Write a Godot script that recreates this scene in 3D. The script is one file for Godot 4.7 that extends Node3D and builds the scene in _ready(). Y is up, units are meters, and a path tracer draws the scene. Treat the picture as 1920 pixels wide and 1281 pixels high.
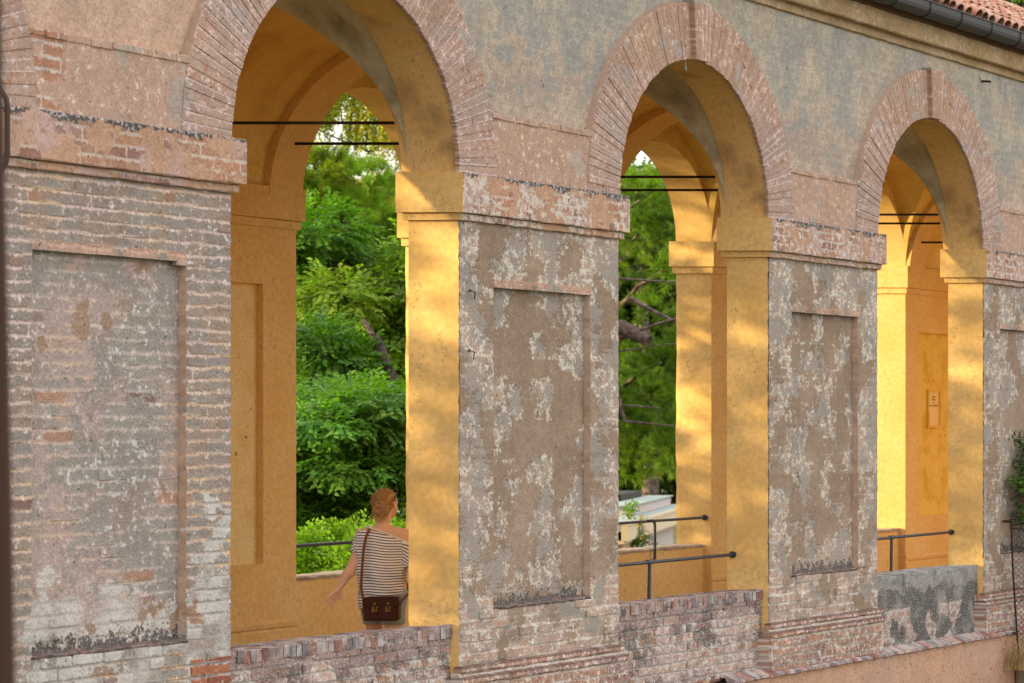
extends Node3D
# A long vaulted portico of weathered plaster and brick, seen along its shaded outer face; low sun comes through it from behind.

const CAM_Z := 13.1          # camera's distance in front of the outer face (z = 0)
const CAM_Y := 2.17          # above the floor of the portico (y = 0)
const FOCAL := 5480.0        # focal length in photograph pixels
const PER := 4.893           # bay length
const PW := 2.277            # pier width
const L0 := 17.394           # left edge of the first pier in view
const SP := PER - PW         # clear span of the outer arches
const RA := SP * 0.5
const TW := 0.39             # wall thickness
const PD := 2.6              # clear depth of the portico
const FILLET_Y := 3.736
const CAP_Y := 3.793
const SPRING := 4.102
const LEDGE_Y := 4.60
const RING := 0.49
const REC := 0.055
const CORN_Y := 6.08
const TOP_Y := 6.5
const BASE_Y := 0.33
const FOOT_Y := -0.117
const GROUND_Y := -1.05
const BAND := 0.43
const PARA_Y := 0.64
const FPARA_Y := 0.87
const PAN_L := 0.447
const PAN_T := 3.248
const PAN_B := 0.76
const CH := 0.082            # brick course
const BL := 0.272            # brick length with joint
const PPM := 132.0           # pixels per metre of the facade's paint
const ZA0 := 16.8
const ZB1 := 35.4
const TEX_T := 6.62
const TEX_B := -1.15

var M := {}
var counts := {}
var zone_mid := 0.0
var rng := RandomNumberGenerator.new()


class MB:
	var v := PackedVector3Array()
	var n := PackedVector3Array()
	var uv := PackedVector2Array()
	var ux0 := 0.0
	var ux1 := 1.0
	var uy0 := 0.0
	var uy1 := 1.0
	func zone(a: float, b: float, t: float, bt: float) -> MB:
		ux0 = a
		ux1 = b
		uy0 = t
		uy1 = bt
		return self
	func put(p: Vector3, nn: Vector3) -> void:
		v.append(p)
		n.append(nn)
		uv.append(Vector2((p.x - ux0) / (ux1 - ux0), (p.y - uy0) / (uy1 - uy0)))
	func tri(a: Vector3, b: Vector3, c: Vector3) -> void:   # counter-clockwise seen from outside
		var nn := (b - a).cross(c - a).normalized()
		put(a, nn)
		put(c, nn)
		put(b, nn)
	func tri_s(a: Vector3, b: Vector3, c: Vector3, na: Vector3, nb: Vector3, nc: Vector3) -> void:
		put(a, na)
		put(c, nc)
		put(b, nb)
	func quad(a: Vector3, b: Vector3, c: Vector3, d: Vector3) -> void:
		var nn := (c - a).cross(d - b).normalized()
		put(a, nn)
		put(c, nn)
		put(b, nn)
		put(a, nn)
		put(d, nn)
		put(c, nn)
	func quad_s(a: Vector3, b: Vector3, c: Vector3, d: Vector3, na: Vector3, nb: Vector3, nc: Vector3, nd: Vector3) -> void:
		tri_s(a, b, c, na, nb, nc)
		tri_s(a, c, d, na, nc, nd)
	func box(x0: float, x1: float, y0: float, y1: float, z0: float, z1: float, skip := "") -> void:
		var p := func(i, j, k): return Vector3(x1 if i else x0, y1 if j else y0, z1 if k else z0)
		if not "f" in skip: quad(p.call(0, 0, 1), p.call(1, 0, 1), p.call(1, 1, 1), p.call(0, 1, 1))
		if not "k" in skip: quad(p.call(1, 0, 0), p.call(0, 0, 0), p.call(0, 1, 0), p.call(1, 1, 0))
		if not "l" in skip: quad(p.call(0, 0, 0), p.call(0, 0, 1), p.call(0, 1, 1), p.call(0, 1, 0))
		if not "r" in skip: quad(p.call(1, 0, 1), p.call(1, 0, 0), p.call(1, 1, 0), p.call(1, 1, 1))
		if not "t" in skip: quad(p.call(0, 1, 1), p.call(1, 1, 1), p.call(1, 1, 0), p.call(0, 1, 0))
		if not "b" in skip: quad(p.call(0, 0, 0), p.call(1, 0, 0), p.call(1, 0, 1), p.call(0, 0, 1))
	func slab(c: Array, b: Array) -> void:   # worn block: c = four front corners, b = the same four at the back; rounded over inside
		var m: Vector3 = (c[0] + c[1] + c[2] + c[3]) * 0.25
		var mb: Vector3 = (b[0] + b[1] + b[2] + b[3]) * 0.25
		var out := (m - mb).normalized()
		var f := []
		for i in 4:
			f.append(c[i] + (m - c[i]).normalized() * 0.007)
		quad(f[0], f[1], f[2], f[3])
		for i in 4:
			var j := (i + 1) % 4
			var ci: Vector3 = c[i] - out * 0.005
			var cj: Vector3 = c[j] - out * 0.005
			var side := (cj - ci).cross(out).normalized()
			var nn := (out + side).normalized()
			quad_s(ci, cj, f[j], f[i], nn, nn, out, out)
			quad(b[i], b[j], cj, ci)
	func bar(x0: float, x1: float, prof: Array, seg: float, jit: float, sd: int) -> void:
		# an extrusion along x of a closed profile of (z, y), counter-clockwise seen from +x, with worn, uneven edges
		var r := RandomNumberGenerator.new()
		r.seed = sd
		var cnt := maxi(1, int(ceil((x1 - x0) / seg)))
		var prev := []
		for i in cnt + 1:
			var ring := []
			var x := lerpf(x0, x1, float(i) / cnt)
			for q in prof:
				ring.append(Vector3(x, q.y + r.randf_range(-jit, jit), q.x + r.randf_range(-jit, jit)))
			if i > 0:
				for j in prof.size():
					var k: int = (j + 1) % prof.size()
					quad(prev[j], prev[k], ring[k], ring[j])
			if i == 0 or i == cnt:
				for j in range(1, prof.size() - 1):
					if i == 0: tri(ring[0], ring[j + 1], ring[j])
					else: tri(ring[0], ring[j], ring[j + 1])
			prev = ring
	func tube(pts: Array, rad: Array, sides := 8, caps := true) -> void:
		var prev := []
		var pn := []
		var up := Vector3.UP
		for i in pts.size():
			var p: Vector3 = pts[i]
			var t: Vector3 = (pts[mini(i + 1, pts.size() - 1)] - pts[maxi(i - 1, 0)]).normalized()
			if absf(t.dot(up)) > 0.95: up = Vector3.RIGHT if absf(t.x) < 0.8 else Vector3.BACK
			var a := t.cross(up).normalized()
			var b := a.cross(t).normalized()
			up = b
			var ring := []
			var rn := []
			for s in sides:
				var an := TAU * s / sides
				var d := a * cos(an) + b * sin(an)
				ring.append(p + d * float(rad[i] if rad.size() > 1 else rad[0]))
				rn.append(d)
			if i > 0:
				for s in sides:
					var k := (s + 1) % sides
					quad_s(prev[k], prev[s], ring[s], ring[k], pn[k], pn[s], rn[s], rn[k])
			if caps and (i == 0 or i == pts.size() - 1):
				for s in range(1, sides - 1):
					if i == 0: tri(ring[0], ring[s], ring[s + 1])
					else: tri(ring[0], ring[s + 1], ring[s])
			prev = ring
			pn = rn
	func mesh(into: ArrayMesh = null, mat: Material = null) -> ArrayMesh:
		var m := into if into else ArrayMesh.new()
		var a := []
		a.resize(Mesh.ARRAY_MAX)
		a[Mesh.ARRAY_VERTEX] = v
		a[Mesh.ARRAY_NORMAL] = n
		a[Mesh.ARRAY_TEX_UV] = uv
		m.add_surface_from_arrays(Mesh.PRIMITIVE_TRIANGLES, a)
		if mat: m.surface_set_material(m.get_surface_count() - 1, mat)
		return m


func numbered(called: String) -> String:
	var k: int = counts.get(called, 0)
	counts[called] = k + 1
	return called if k == 0 else "%s_%03d" % [called, k]


func obj(called: String, mb: MB, mat: Material, parent: Node = self) -> MeshInstance3D:
	var o := MeshInstance3D.new()
	o.name = numbered(called) if parent == self else called
	o.mesh = mb.mesh(null, mat)
	parent.add_child(o, true)
	return o


func part(called: String, parent: Node) -> Node3D:
	var o := Node3D.new()
	o.name = called
	parent.add_child(o, true)
	return o


func thing(called: String, label: String, category: String, at := Vector3.ZERO, turn := 0.0, group := "") -> Node3D:
	var o := Node3D.new()
	o.name = numbered(called)
	add_child(o)
	o.position = at
	o.rotation.y = turn
	return tag(o, label, category, group)


func tag(o: Node3D, label: String, category: String, group := "", kind := "") -> Node3D:
	if label: o.set_meta("label", label)
	if category: o.set_meta("category", category)
	if group: o.set_meta("group", group)
	if kind: o.set_meta("kind", kind)
	return o


func struct(called: String, mb: MB, mat: Material) -> MeshInstance3D:
	var o := obj(called, mb, mat)
	o.set_meta("kind", "structure")
	return o


func hash2(i: int, j: int) -> float:
	var h := (i * 374761393 + j * 668265263) & 0x7fffffff
	h = ((h ^ (h >> 13)) * 1274126177) & 0x7fffffff
	return float((h ^ (h >> 16)) & 0xffff) / 65535.0


func rgb8(r: float, g: float, b: float) -> Color:
	return Color(r / 255.0, g / 255.0, b / 255.0)


func mat(col: Color, rough := 0.9, metal := 0.0) -> StandardMaterial3D:
	var m := StandardMaterial3D.new()
	m.albedo_color = col
	m.roughness = rough
	m.metallic = metal
	m.metallic_specular = 0.3
	return m


func noise_bytes(w: int, h: int, freq: float, oct: int, sd: int, kind := FastNoiseLite.TYPE_SIMPLEX_SMOOTH, warp := 0.0, off := Vector3.ZERO, fractal := FastNoiseLite.FRACTAL_FBM) -> PackedByteArray:
	var f := FastNoiseLite.new()
	f.noise_type = kind
	f.frequency = freq
	f.fractal_type = fractal
	f.fractal_octaves = oct
	f.seed = sd
	f.offset = off
	if warp > 0.0:
		f.domain_warp_enabled = true
		f.domain_warp_amplitude = warp
		f.domain_warp_frequency = freq * 2.5
		f.domain_warp_fractal_octaves = 3
	var im := f.get_image(w, h, false, false, false)
	im.convert(Image.FORMAT_L8)
	return im.get_data()


func seamless(sz: int, freq: float, oct: int, sd: int, warp := 0.0) -> PackedByteArray:
	var f := FastNoiseLite.new()
	f.noise_type = FastNoiseLite.TYPE_SIMPLEX_SMOOTH
	f.frequency = freq
	f.fractal_octaves = oct
	f.seed = sd
	if warp > 0.0:
		f.domain_warp_enabled = true
		f.domain_warp_amplitude = warp
		f.domain_warp_frequency = freq * 2.0
	var im := f.get_seamless_image(sz, sz, false, false, 0.2, true)
	im.convert(Image.FORMAT_L8)
	return im.get_data()


# A plaster: ground colour, a lighter and a darker stain, fine grain, small chips and hairlines; tiles every `metres`
const PS := 384
var pn := []
var jobs := []


func plaster(base: Color, light: Color, dark: Color, chip: Color, sd: int, metres: float, chips := 0.04, relief := 0.5, amount := 1.0) -> StandardMaterial3D:
	if pn.is_empty():
		pn = [seamless(PS, 0.008, 5, 201, 18.0), seamless(PS, 0.027, 4, 202, 8.0), seamless(PS, 0.12, 3, 203), seamless(PS, 0.045, 3, 204, 12.0)]
	var m := StandardMaterial3D.new()
	m.heightmap_enabled = true
	m.heightmap_scale = relief
	m.uv1_triplanar = true
	m.uv1_world_triplanar = true
	m.uv1_scale = Vector3.ONE / metres
	m.roughness = 0.92
	m.metallic_specular = 0.25
	jobs.append([m, base, light, dark, chip, sd, chips, amount, null, null])
	return m


func plaster_job(n: int) -> void:
	var j: Array = jobs[n]
	var base: Color = j[1]
	var light: Color = j[2]
	var dark: Color = j[3]
	var chip: Color = j[4]
	var sd: int = j[5]
	var lim: float = 1.0 - j[6] * 2.2
	var amount: float = j[7]
	var a: PackedByteArray = pn[0]
	var b: PackedByteArray = pn[1]
	var c: PackedByteArray = pn[2]
	var e: PackedByteArray = pn[3]
	var nn := PS * PS
	var im := PackedByteArray()
	im.resize(nn * 3)
	var hm := PackedByteArray()
	hm.resize(nn)
	# each plaster takes the shared noises at shifts of its own
	var sa := (sd * 7919) % PS * PS + (sd * 104729) % PS
	var sb := (sd * 6151) % PS * PS + (sd * 3571) % PS
	var se := (sd * 2053) % PS * PS + (sd * 769) % PS
	for i in nn:
		var na := a[(i + sa) % nn] / 255.0
		var nb := b[(i + sb) % nn] / 255.0
		var nc := c[i] / 255.0
		var ev := e[(i + se) % nn] / 255.0
		var ch := ev > lim and nb > 0.35
		var hair := absf(ev - 0.42) < 0.008 and na > 0.56
		var col := chip
		if not ch:
			col = base.lerp(light, clampf((na - 0.5) * 3.0 + (nb - 0.5) * 0.5, 0.0, 1.0) * 0.75 * amount)
			col = col.lerp(dark, clampf((0.5 - na) * 2.4 + (nb - 0.5) * 0.8, 0.0, 1.0) * 0.75 * amount)
		if hair: col = col.lerp(dark * 0.7, 0.55)
		var g := 255.0 * (1.0 + (nc - 0.5) * 0.12)
		im[i * 3] = clampi(int(col.r * g), 0, 255)
		im[i * 3 + 1] = clampi(int(col.g * g), 0, 255)
		im[i * 3 + 2] = clampi(int(col.b * g), 0, 255)
		hm[i] = clampi(int((nb * 0.5 + nc * 0.3 + na * 0.2) * 200.0 - (30.0 if ch or hair else 0.0)), 0, 255)
	j[8] = im
	j[9] = hm


func finish_plasters() -> void:
	var t := WorkerThreadPool.add_group_task(plaster_job, jobs.size(), -1, true)
	WorkerThreadPool.wait_for_group_task_completion(t)
	for j in jobs:
		j[0].albedo_texture = ImageTexture.create_from_image(Image.create_from_data(PS, PS, false, Image.FORMAT_RGB8, j[8]))
		j[0].heightmap_texture = ImageTexture.create_from_image(Image.create_from_data(PS, PS, false, Image.FORMAT_L8, j[9]))
	jobs = []


func _ready() -> void:
	# camera: level, its image plane square to the length of the portico, the frame shifted to the side and up
	var cam := Camera3D.new()
	cam.name = "camera"
	cam.position = Vector3(0, CAM_Y, CAM_Z)
	cam.rotation.y = -PI / 2
	cam.projection = Camera3D.PROJECTION_FRUSTUM
	cam.near = 0.5
	cam.size = 0.5 * 1281.0 / FOCAL
	cam.frustum_offset = Vector2(0.5 * (960.0 - 4083.0) / FOCAL, 0.5 * (798.0 - 640.5) / FOCAL)
	cam.far = 600.0
	var ca := CameraAttributesPhysical.new()
	ca.frustum_focal_length = 100.0
	ca.frustum_focus_distance = 24.5
	ca.exposure_aperture = 4.5
	ca.frustum_near = 0.5
	ca.frustum_far = 600.0
	cam.attributes = ca
	add_child(cam)
	# sky and low evening sun from behind the portico
	var env := Environment.new()
	env.background_mode = Environment.BG_SKY
	var sm := ProceduralSkyMaterial.new()
	sm.sky_top_color = Color(0.83, 0.84, 0.86)
	sm.sky_horizon_color = Color(0.75, 0.73, 0.71)
	sm.sky_curve = 0.35
	sm.ground_bottom_color = Color(0.28, 0.26, 0.22)
	sm.ground_horizon_color = Color(0.6, 0.57, 0.5)
	sm.sun_angle_max = 10.0
	sm.sky_energy_multiplier = 1.25
	env.sky = Sky.new()
	env.sky.sky_material = sm
	env.tonemap_mode = Environment.TONE_MAPPER_LINEAR
	env.tonemap_exposure = 2.0
	env.sdfgi_enabled = true
	env.ssao_enabled = true
	env.ssil_enabled = true
	var we := WorldEnvironment.new()
	we.name = "sky"
	we.environment = env
	add_child(we)
	var sun := DirectionalLight3D.new()
	sun.name = "sun"
	sun.light_color = Color(1.0, 0.90, 0.66)
	sun.light_energy = 1.6
	sun.light_angular_distance = 0.53
	sun.shadow_enabled = true
	add_child(sun)
	sun.look_at_from_position(Vector3.ZERO, Vector3(0.62, -0.26, 1.0))

	var t0 := Time.get_ticks_msec()
	build_materials()
	print("materials ", Time.get_ticks_msec() - t0)
	build_setting()
	build_portico()
	print("portico ", Time.get_ticks_msec() - t0)
	build_fittings()
	build_house()
	build_green()
	print("green ", Time.get_ticks_msec() - t0)
	build_person()
	print("done ", Time.get_ticks_msec() - t0)


func build_materials() -> void:
	zone_mid = L0 + PER + PW + RA
	for z in 2:
		var a := ZA0 if z == 0 else zone_mid
		var b := zone_mid + 0.3 if z == 0 else ZB1
		var m := paint_zone(a, b)
		if z == 0: M.wall_a = m
		else: M.wall_b = m
	print("painted ", Time.get_ticks_msec())
	M.jamb = plaster(rgb8(217, 178, 114), rgb8(223, 191, 136), rgb8(206, 160, 92), rgb8(188, 152, 106), 201, 3.1, 0.012, 0.15, 0.7)
	M.inside = M.jamb
	M.panel_yellow = plaster(rgb8(220, 182, 86), rgb8(224, 192, 108), rgb8(196, 152, 60), rgb8(130, 98, 40), 223, 1.5, 0.07, 0.25, 1.0)
	M.panel_in = plaster(rgb8(224, 196, 138), rgb8(228, 204, 156), rgb8(206, 172, 108), rgb8(140, 112, 60), 221, 1.7, 0.06, 0.2)
	M.vault = plaster(rgb8(216, 180, 104), rgb8(222, 192, 128), rgb8(186, 144, 76), rgb8(160, 124, 72), 231, 2.4, 0.03, 0.5, 1.2)
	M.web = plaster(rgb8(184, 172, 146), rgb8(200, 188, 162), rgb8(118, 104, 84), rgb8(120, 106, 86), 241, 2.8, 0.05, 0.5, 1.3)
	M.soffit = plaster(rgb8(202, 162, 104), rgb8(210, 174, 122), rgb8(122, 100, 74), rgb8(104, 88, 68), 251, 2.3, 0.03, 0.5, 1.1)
	M.plain = plaster(rgb8(176, 148, 128), rgb8(188, 160, 140), rgb8(150, 128, 112), rgb8(196, 186, 176), 261, 2.5, 0.08, 0.6)
	M.reveal = M.plain
	M.crust = plaster(rgb8(96, 82, 78), rgb8(150, 112, 96), rgb8(62, 58, 58), rgb8(190, 186, 184), 271, 0.6, 0.10, 0.6, 1.4)
	M.render_grey = plaster(rgb8(150, 148, 144), rgb8(172, 168, 162), rgb8(104, 98, 96), rgb8(164, 108, 86), 281, 1.1, 0.06, 0.6, 1.3)
	M.render_warm = plaster(rgb8(176, 156, 132), rgb8(190, 176, 156), rgb8(122, 106, 92), rgb8(96, 88, 80), 283, 1.0, 0.05, 0.6, 1.3)
	M.floor = plaster(rgb8(132, 102, 84), rgb8(146, 118, 98), rgb8(110, 84, 68), rgb8(96, 82, 70), 287, 1.5, 0.03, 0.4)
	M.ground = plaster(rgb8(92, 90, 62), rgb8(110, 104, 76), rgb8(68, 76, 42), rgb8(120, 112, 90), 351, 3.1, 0.04, 0.8)
	M.earth = plaster(rgb8(128, 112, 92), rgb8(148, 134, 112), rgb8(96, 84, 66), rgb8(160, 150, 130), 353, 1.1, 0.05, 0.8)
	M.bark = plaster(rgb8(88, 74, 68), rgb8(120, 108, 102), rgb8(54, 44, 40), rgb8(140, 90, 64), 357, 0.5, 0.06, 1.2, 1.4)
	M.snag = plaster(rgb8(70, 58, 56), rgb8(104, 92, 92), rgb8(44, 36, 34), rgb8(120, 76, 60), 359, 0.4, 0.06, 1.2, 1.4)
	M.coping = []
	for c in [[146, 128, 124, 96, 84, 84], [156, 116, 104, 110, 78, 74], [132, 122, 120, 84, 78, 80], [164, 142, 132, 120, 96, 88]]:
		M.coping.append(plaster(rgb8(c[0], c[1], c[2]), rgb8(178, 170, 164), rgb8(c[3], c[4], c[5]), rgb8(70, 66, 66), 291 + M.coping.size() * 5, 0.7, 0.08, 0.6, 1.3))
	M.tiles = []
	for c in [[184, 136, 110], [174, 122, 98], [162, 112, 90], [180, 146, 126], [154, 118, 102]]:
		M.tiles.append(plaster(rgb8(c[0], c[1], c[2]), rgb8(208, 176, 152), rgb8(c[0] * 0.72, c[1] * 0.7, c[2] * 0.7), rgb8(126, 118, 106), 321 + M.tiles.size() * 5, 0.9, 0.05, 0.4))
	finish_plasters()
	print("plasters ", Time.get_ticks_msec())
	M.deck = mat(rgb8(92, 66, 52))
	M.iron = mat(rgb8(46, 36, 32), 0.7, 0.2)
	M.rail = mat(rgb8(70, 71, 76), 0.42, 0.4)
	M.gutter = mat(rgb8(56, 54, 53), 0.5, 0.2)
	M.post = mat(rgb8(62, 42, 30), 0.8)
	M.pipe = mat(rgb8(78, 60, 54), 0.6, 0.2)
	M.rust = mat(rgb8(54, 48, 42), 0.7, 0.3)
	M.wire = mat(rgb8(44, 48, 46), 0.6, 0.3)
	M.zinc = mat(rgb8(150, 146, 140), 0.5, 0.6)
	M.lime = mat(rgb8(214, 206, 196))
	M.stone = mat(rgb8(226, 190, 130), 0.8)
	M.letter = mat(rgb8(70, 50, 34), 0.8)
	M.house = mat(rgb8(190, 178, 172))
	M.cream = mat(rgb8(206, 188, 156))
	M.lead = mat(rgb8(140, 150, 142), 0.8)
	M.dark = mat(rgb8(46, 40, 36), 0.7)
	M.dark_stone = mat(rgb8(96, 100, 102))
	M.red_door = mat(rgb8(150, 74, 66))
	for c in [["leaf", 1.0, 0.5], ["leaf_sun", 1.0, 0.45], ["needle", 1.0, 0.5], ["leaf_gloss", 0.55, 0.3]]:
		var m := mat(Color.WHITE, 0.5)
		m.vertex_color_use_as_albedo = true
		m.backlight_enabled = true
		m.backlight = Color(0.95, 1.0, 0.45) * c[1]
		m.roughness = c[2]
		m.metallic_specular = 0.35
		M[c[0]] = m
	M.petal_a = mat(rgb8(228, 178, 60))
	M.petal_b = mat(rgb8(224, 180, 170))
	M.straw = mat(rgb8(168, 140, 92))
	M.skin = mat(rgb8(228, 188, 166), 0.5)
	M.skin.subsurf_scatter_enabled = true
	M.skin.subsurf_scatter_strength = 0.12
	M.hair = mat(rgb8(146, 114, 74), 0.45)
	M.hair_light = mat(rgb8(200, 166, 118), 0.4)
	M.white_cloth = mat(rgb8(228, 224, 220), 0.9)
	M.denim = mat(rgb8(156, 180, 190), 0.95)
	M.leather = mat(rgb8(74, 40, 26), 0.42)
	M.leather_dark = mat(rgb8(64, 34, 22), 0.4)
	M.leather_light = mat(rgb8(120, 76, 46), 0.5)
	M.brass = mat(rgb8(214, 176, 104), 0.3, 0.9)
	M.black_gloss = mat(rgb8(22, 20, 20), 0.15)
	var si := Image.create(4, 64, false, Image.FORMAT_RGB8)
	for y in 64:
		for x in 4:
			si.set_pixel(x, y, rgb8(40, 42, 92) if y < 22 else rgb8(242, 243, 248))
	M.stripes = mat(Color.WHITE, 0.95)
	M.stripes.albedo_texture = ImageTexture.create_from_image(si)


# ---- paint of the outer face: one colour map and one relief map for each of two stretches, laid flat on the wall (x, y in metres) ----
const NV := 76               # voussoirs in half a circle

var pz := {}                 # what the painting threads read


func region_of(x: float, y: float) -> int:
	var k := floori((x - (L0 - RA)) / PER)
	var lx := x - (L0 + k * PER)
	var pier := lx >= 0.0 and lx <= PW
	if y > SPRING:
		var dx := lx + RA if lx < PW * 0.5 else lx - PW - RA
		var rr := sqrt(dx * dx + (y - SPRING) * (y - SPRING))
		if rr < RA - 0.06: return 0
		if y > CORN_Y - 0.005: return 4
		if rr < RA + RING: return 1
		return 2 if y < LEDGE_Y else 3
	if y < FOOT_Y: return 10
	if not pier and (lx < -0.07 or lx > PW + 0.07):
		return 9 if y < PARA_Y + 0.08 else 0
	if y > FILLET_Y: return 5
	if y < BASE_Y: return 8
	if not pier: return 9 if y < PARA_Y + 0.08 else 0
	if lx > PAN_L and lx < PW - PAN_L and y > PAN_B and y < PAN_T: return 7
	return 6


# how bare the brick is: 0 covered by plaster, 1 stripped
func bareness(x: float, y: float, reg: int, k: int, n1: float, n2: float) -> float:
	var low := clampf((1.25 - y) / 0.9, 0.0, 1.0)
	match reg:
		6: return (0.62 if k == 0 else 0.20 + 0.42 * low) + (n2 - 0.5) * 1.1
		7: return (0.34 + 0.35 * low if k == 0 else 0.1) + (n2 - 0.5) * 1.0
		8: return 0.62 + (n2 - 0.5) * 1.2
		9: return (0.15 if k >= 3 else 0.7) + (n2 - 0.5) * 1.1
		10: return (0.8 if x > 33.0 + (y + 0.6) * 1.2 else 0.05) + (n2 - 0.5) * 0.7
		5: return 0.38 + (n2 - 0.5) * 1.1
		2: return 0.22 + (n2 - 0.5) * 0.9
		3: return 0.02 + (n2 - 0.5) * 0.5
	return 0.0


func brick_of(x: float, y: float) -> Vector2i:
	var row := floori(y / CH)
	return Vector2i(floori(x / BL + (row & 1) * 0.5 + hash2(row, 77) * 0.25), row)


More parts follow.
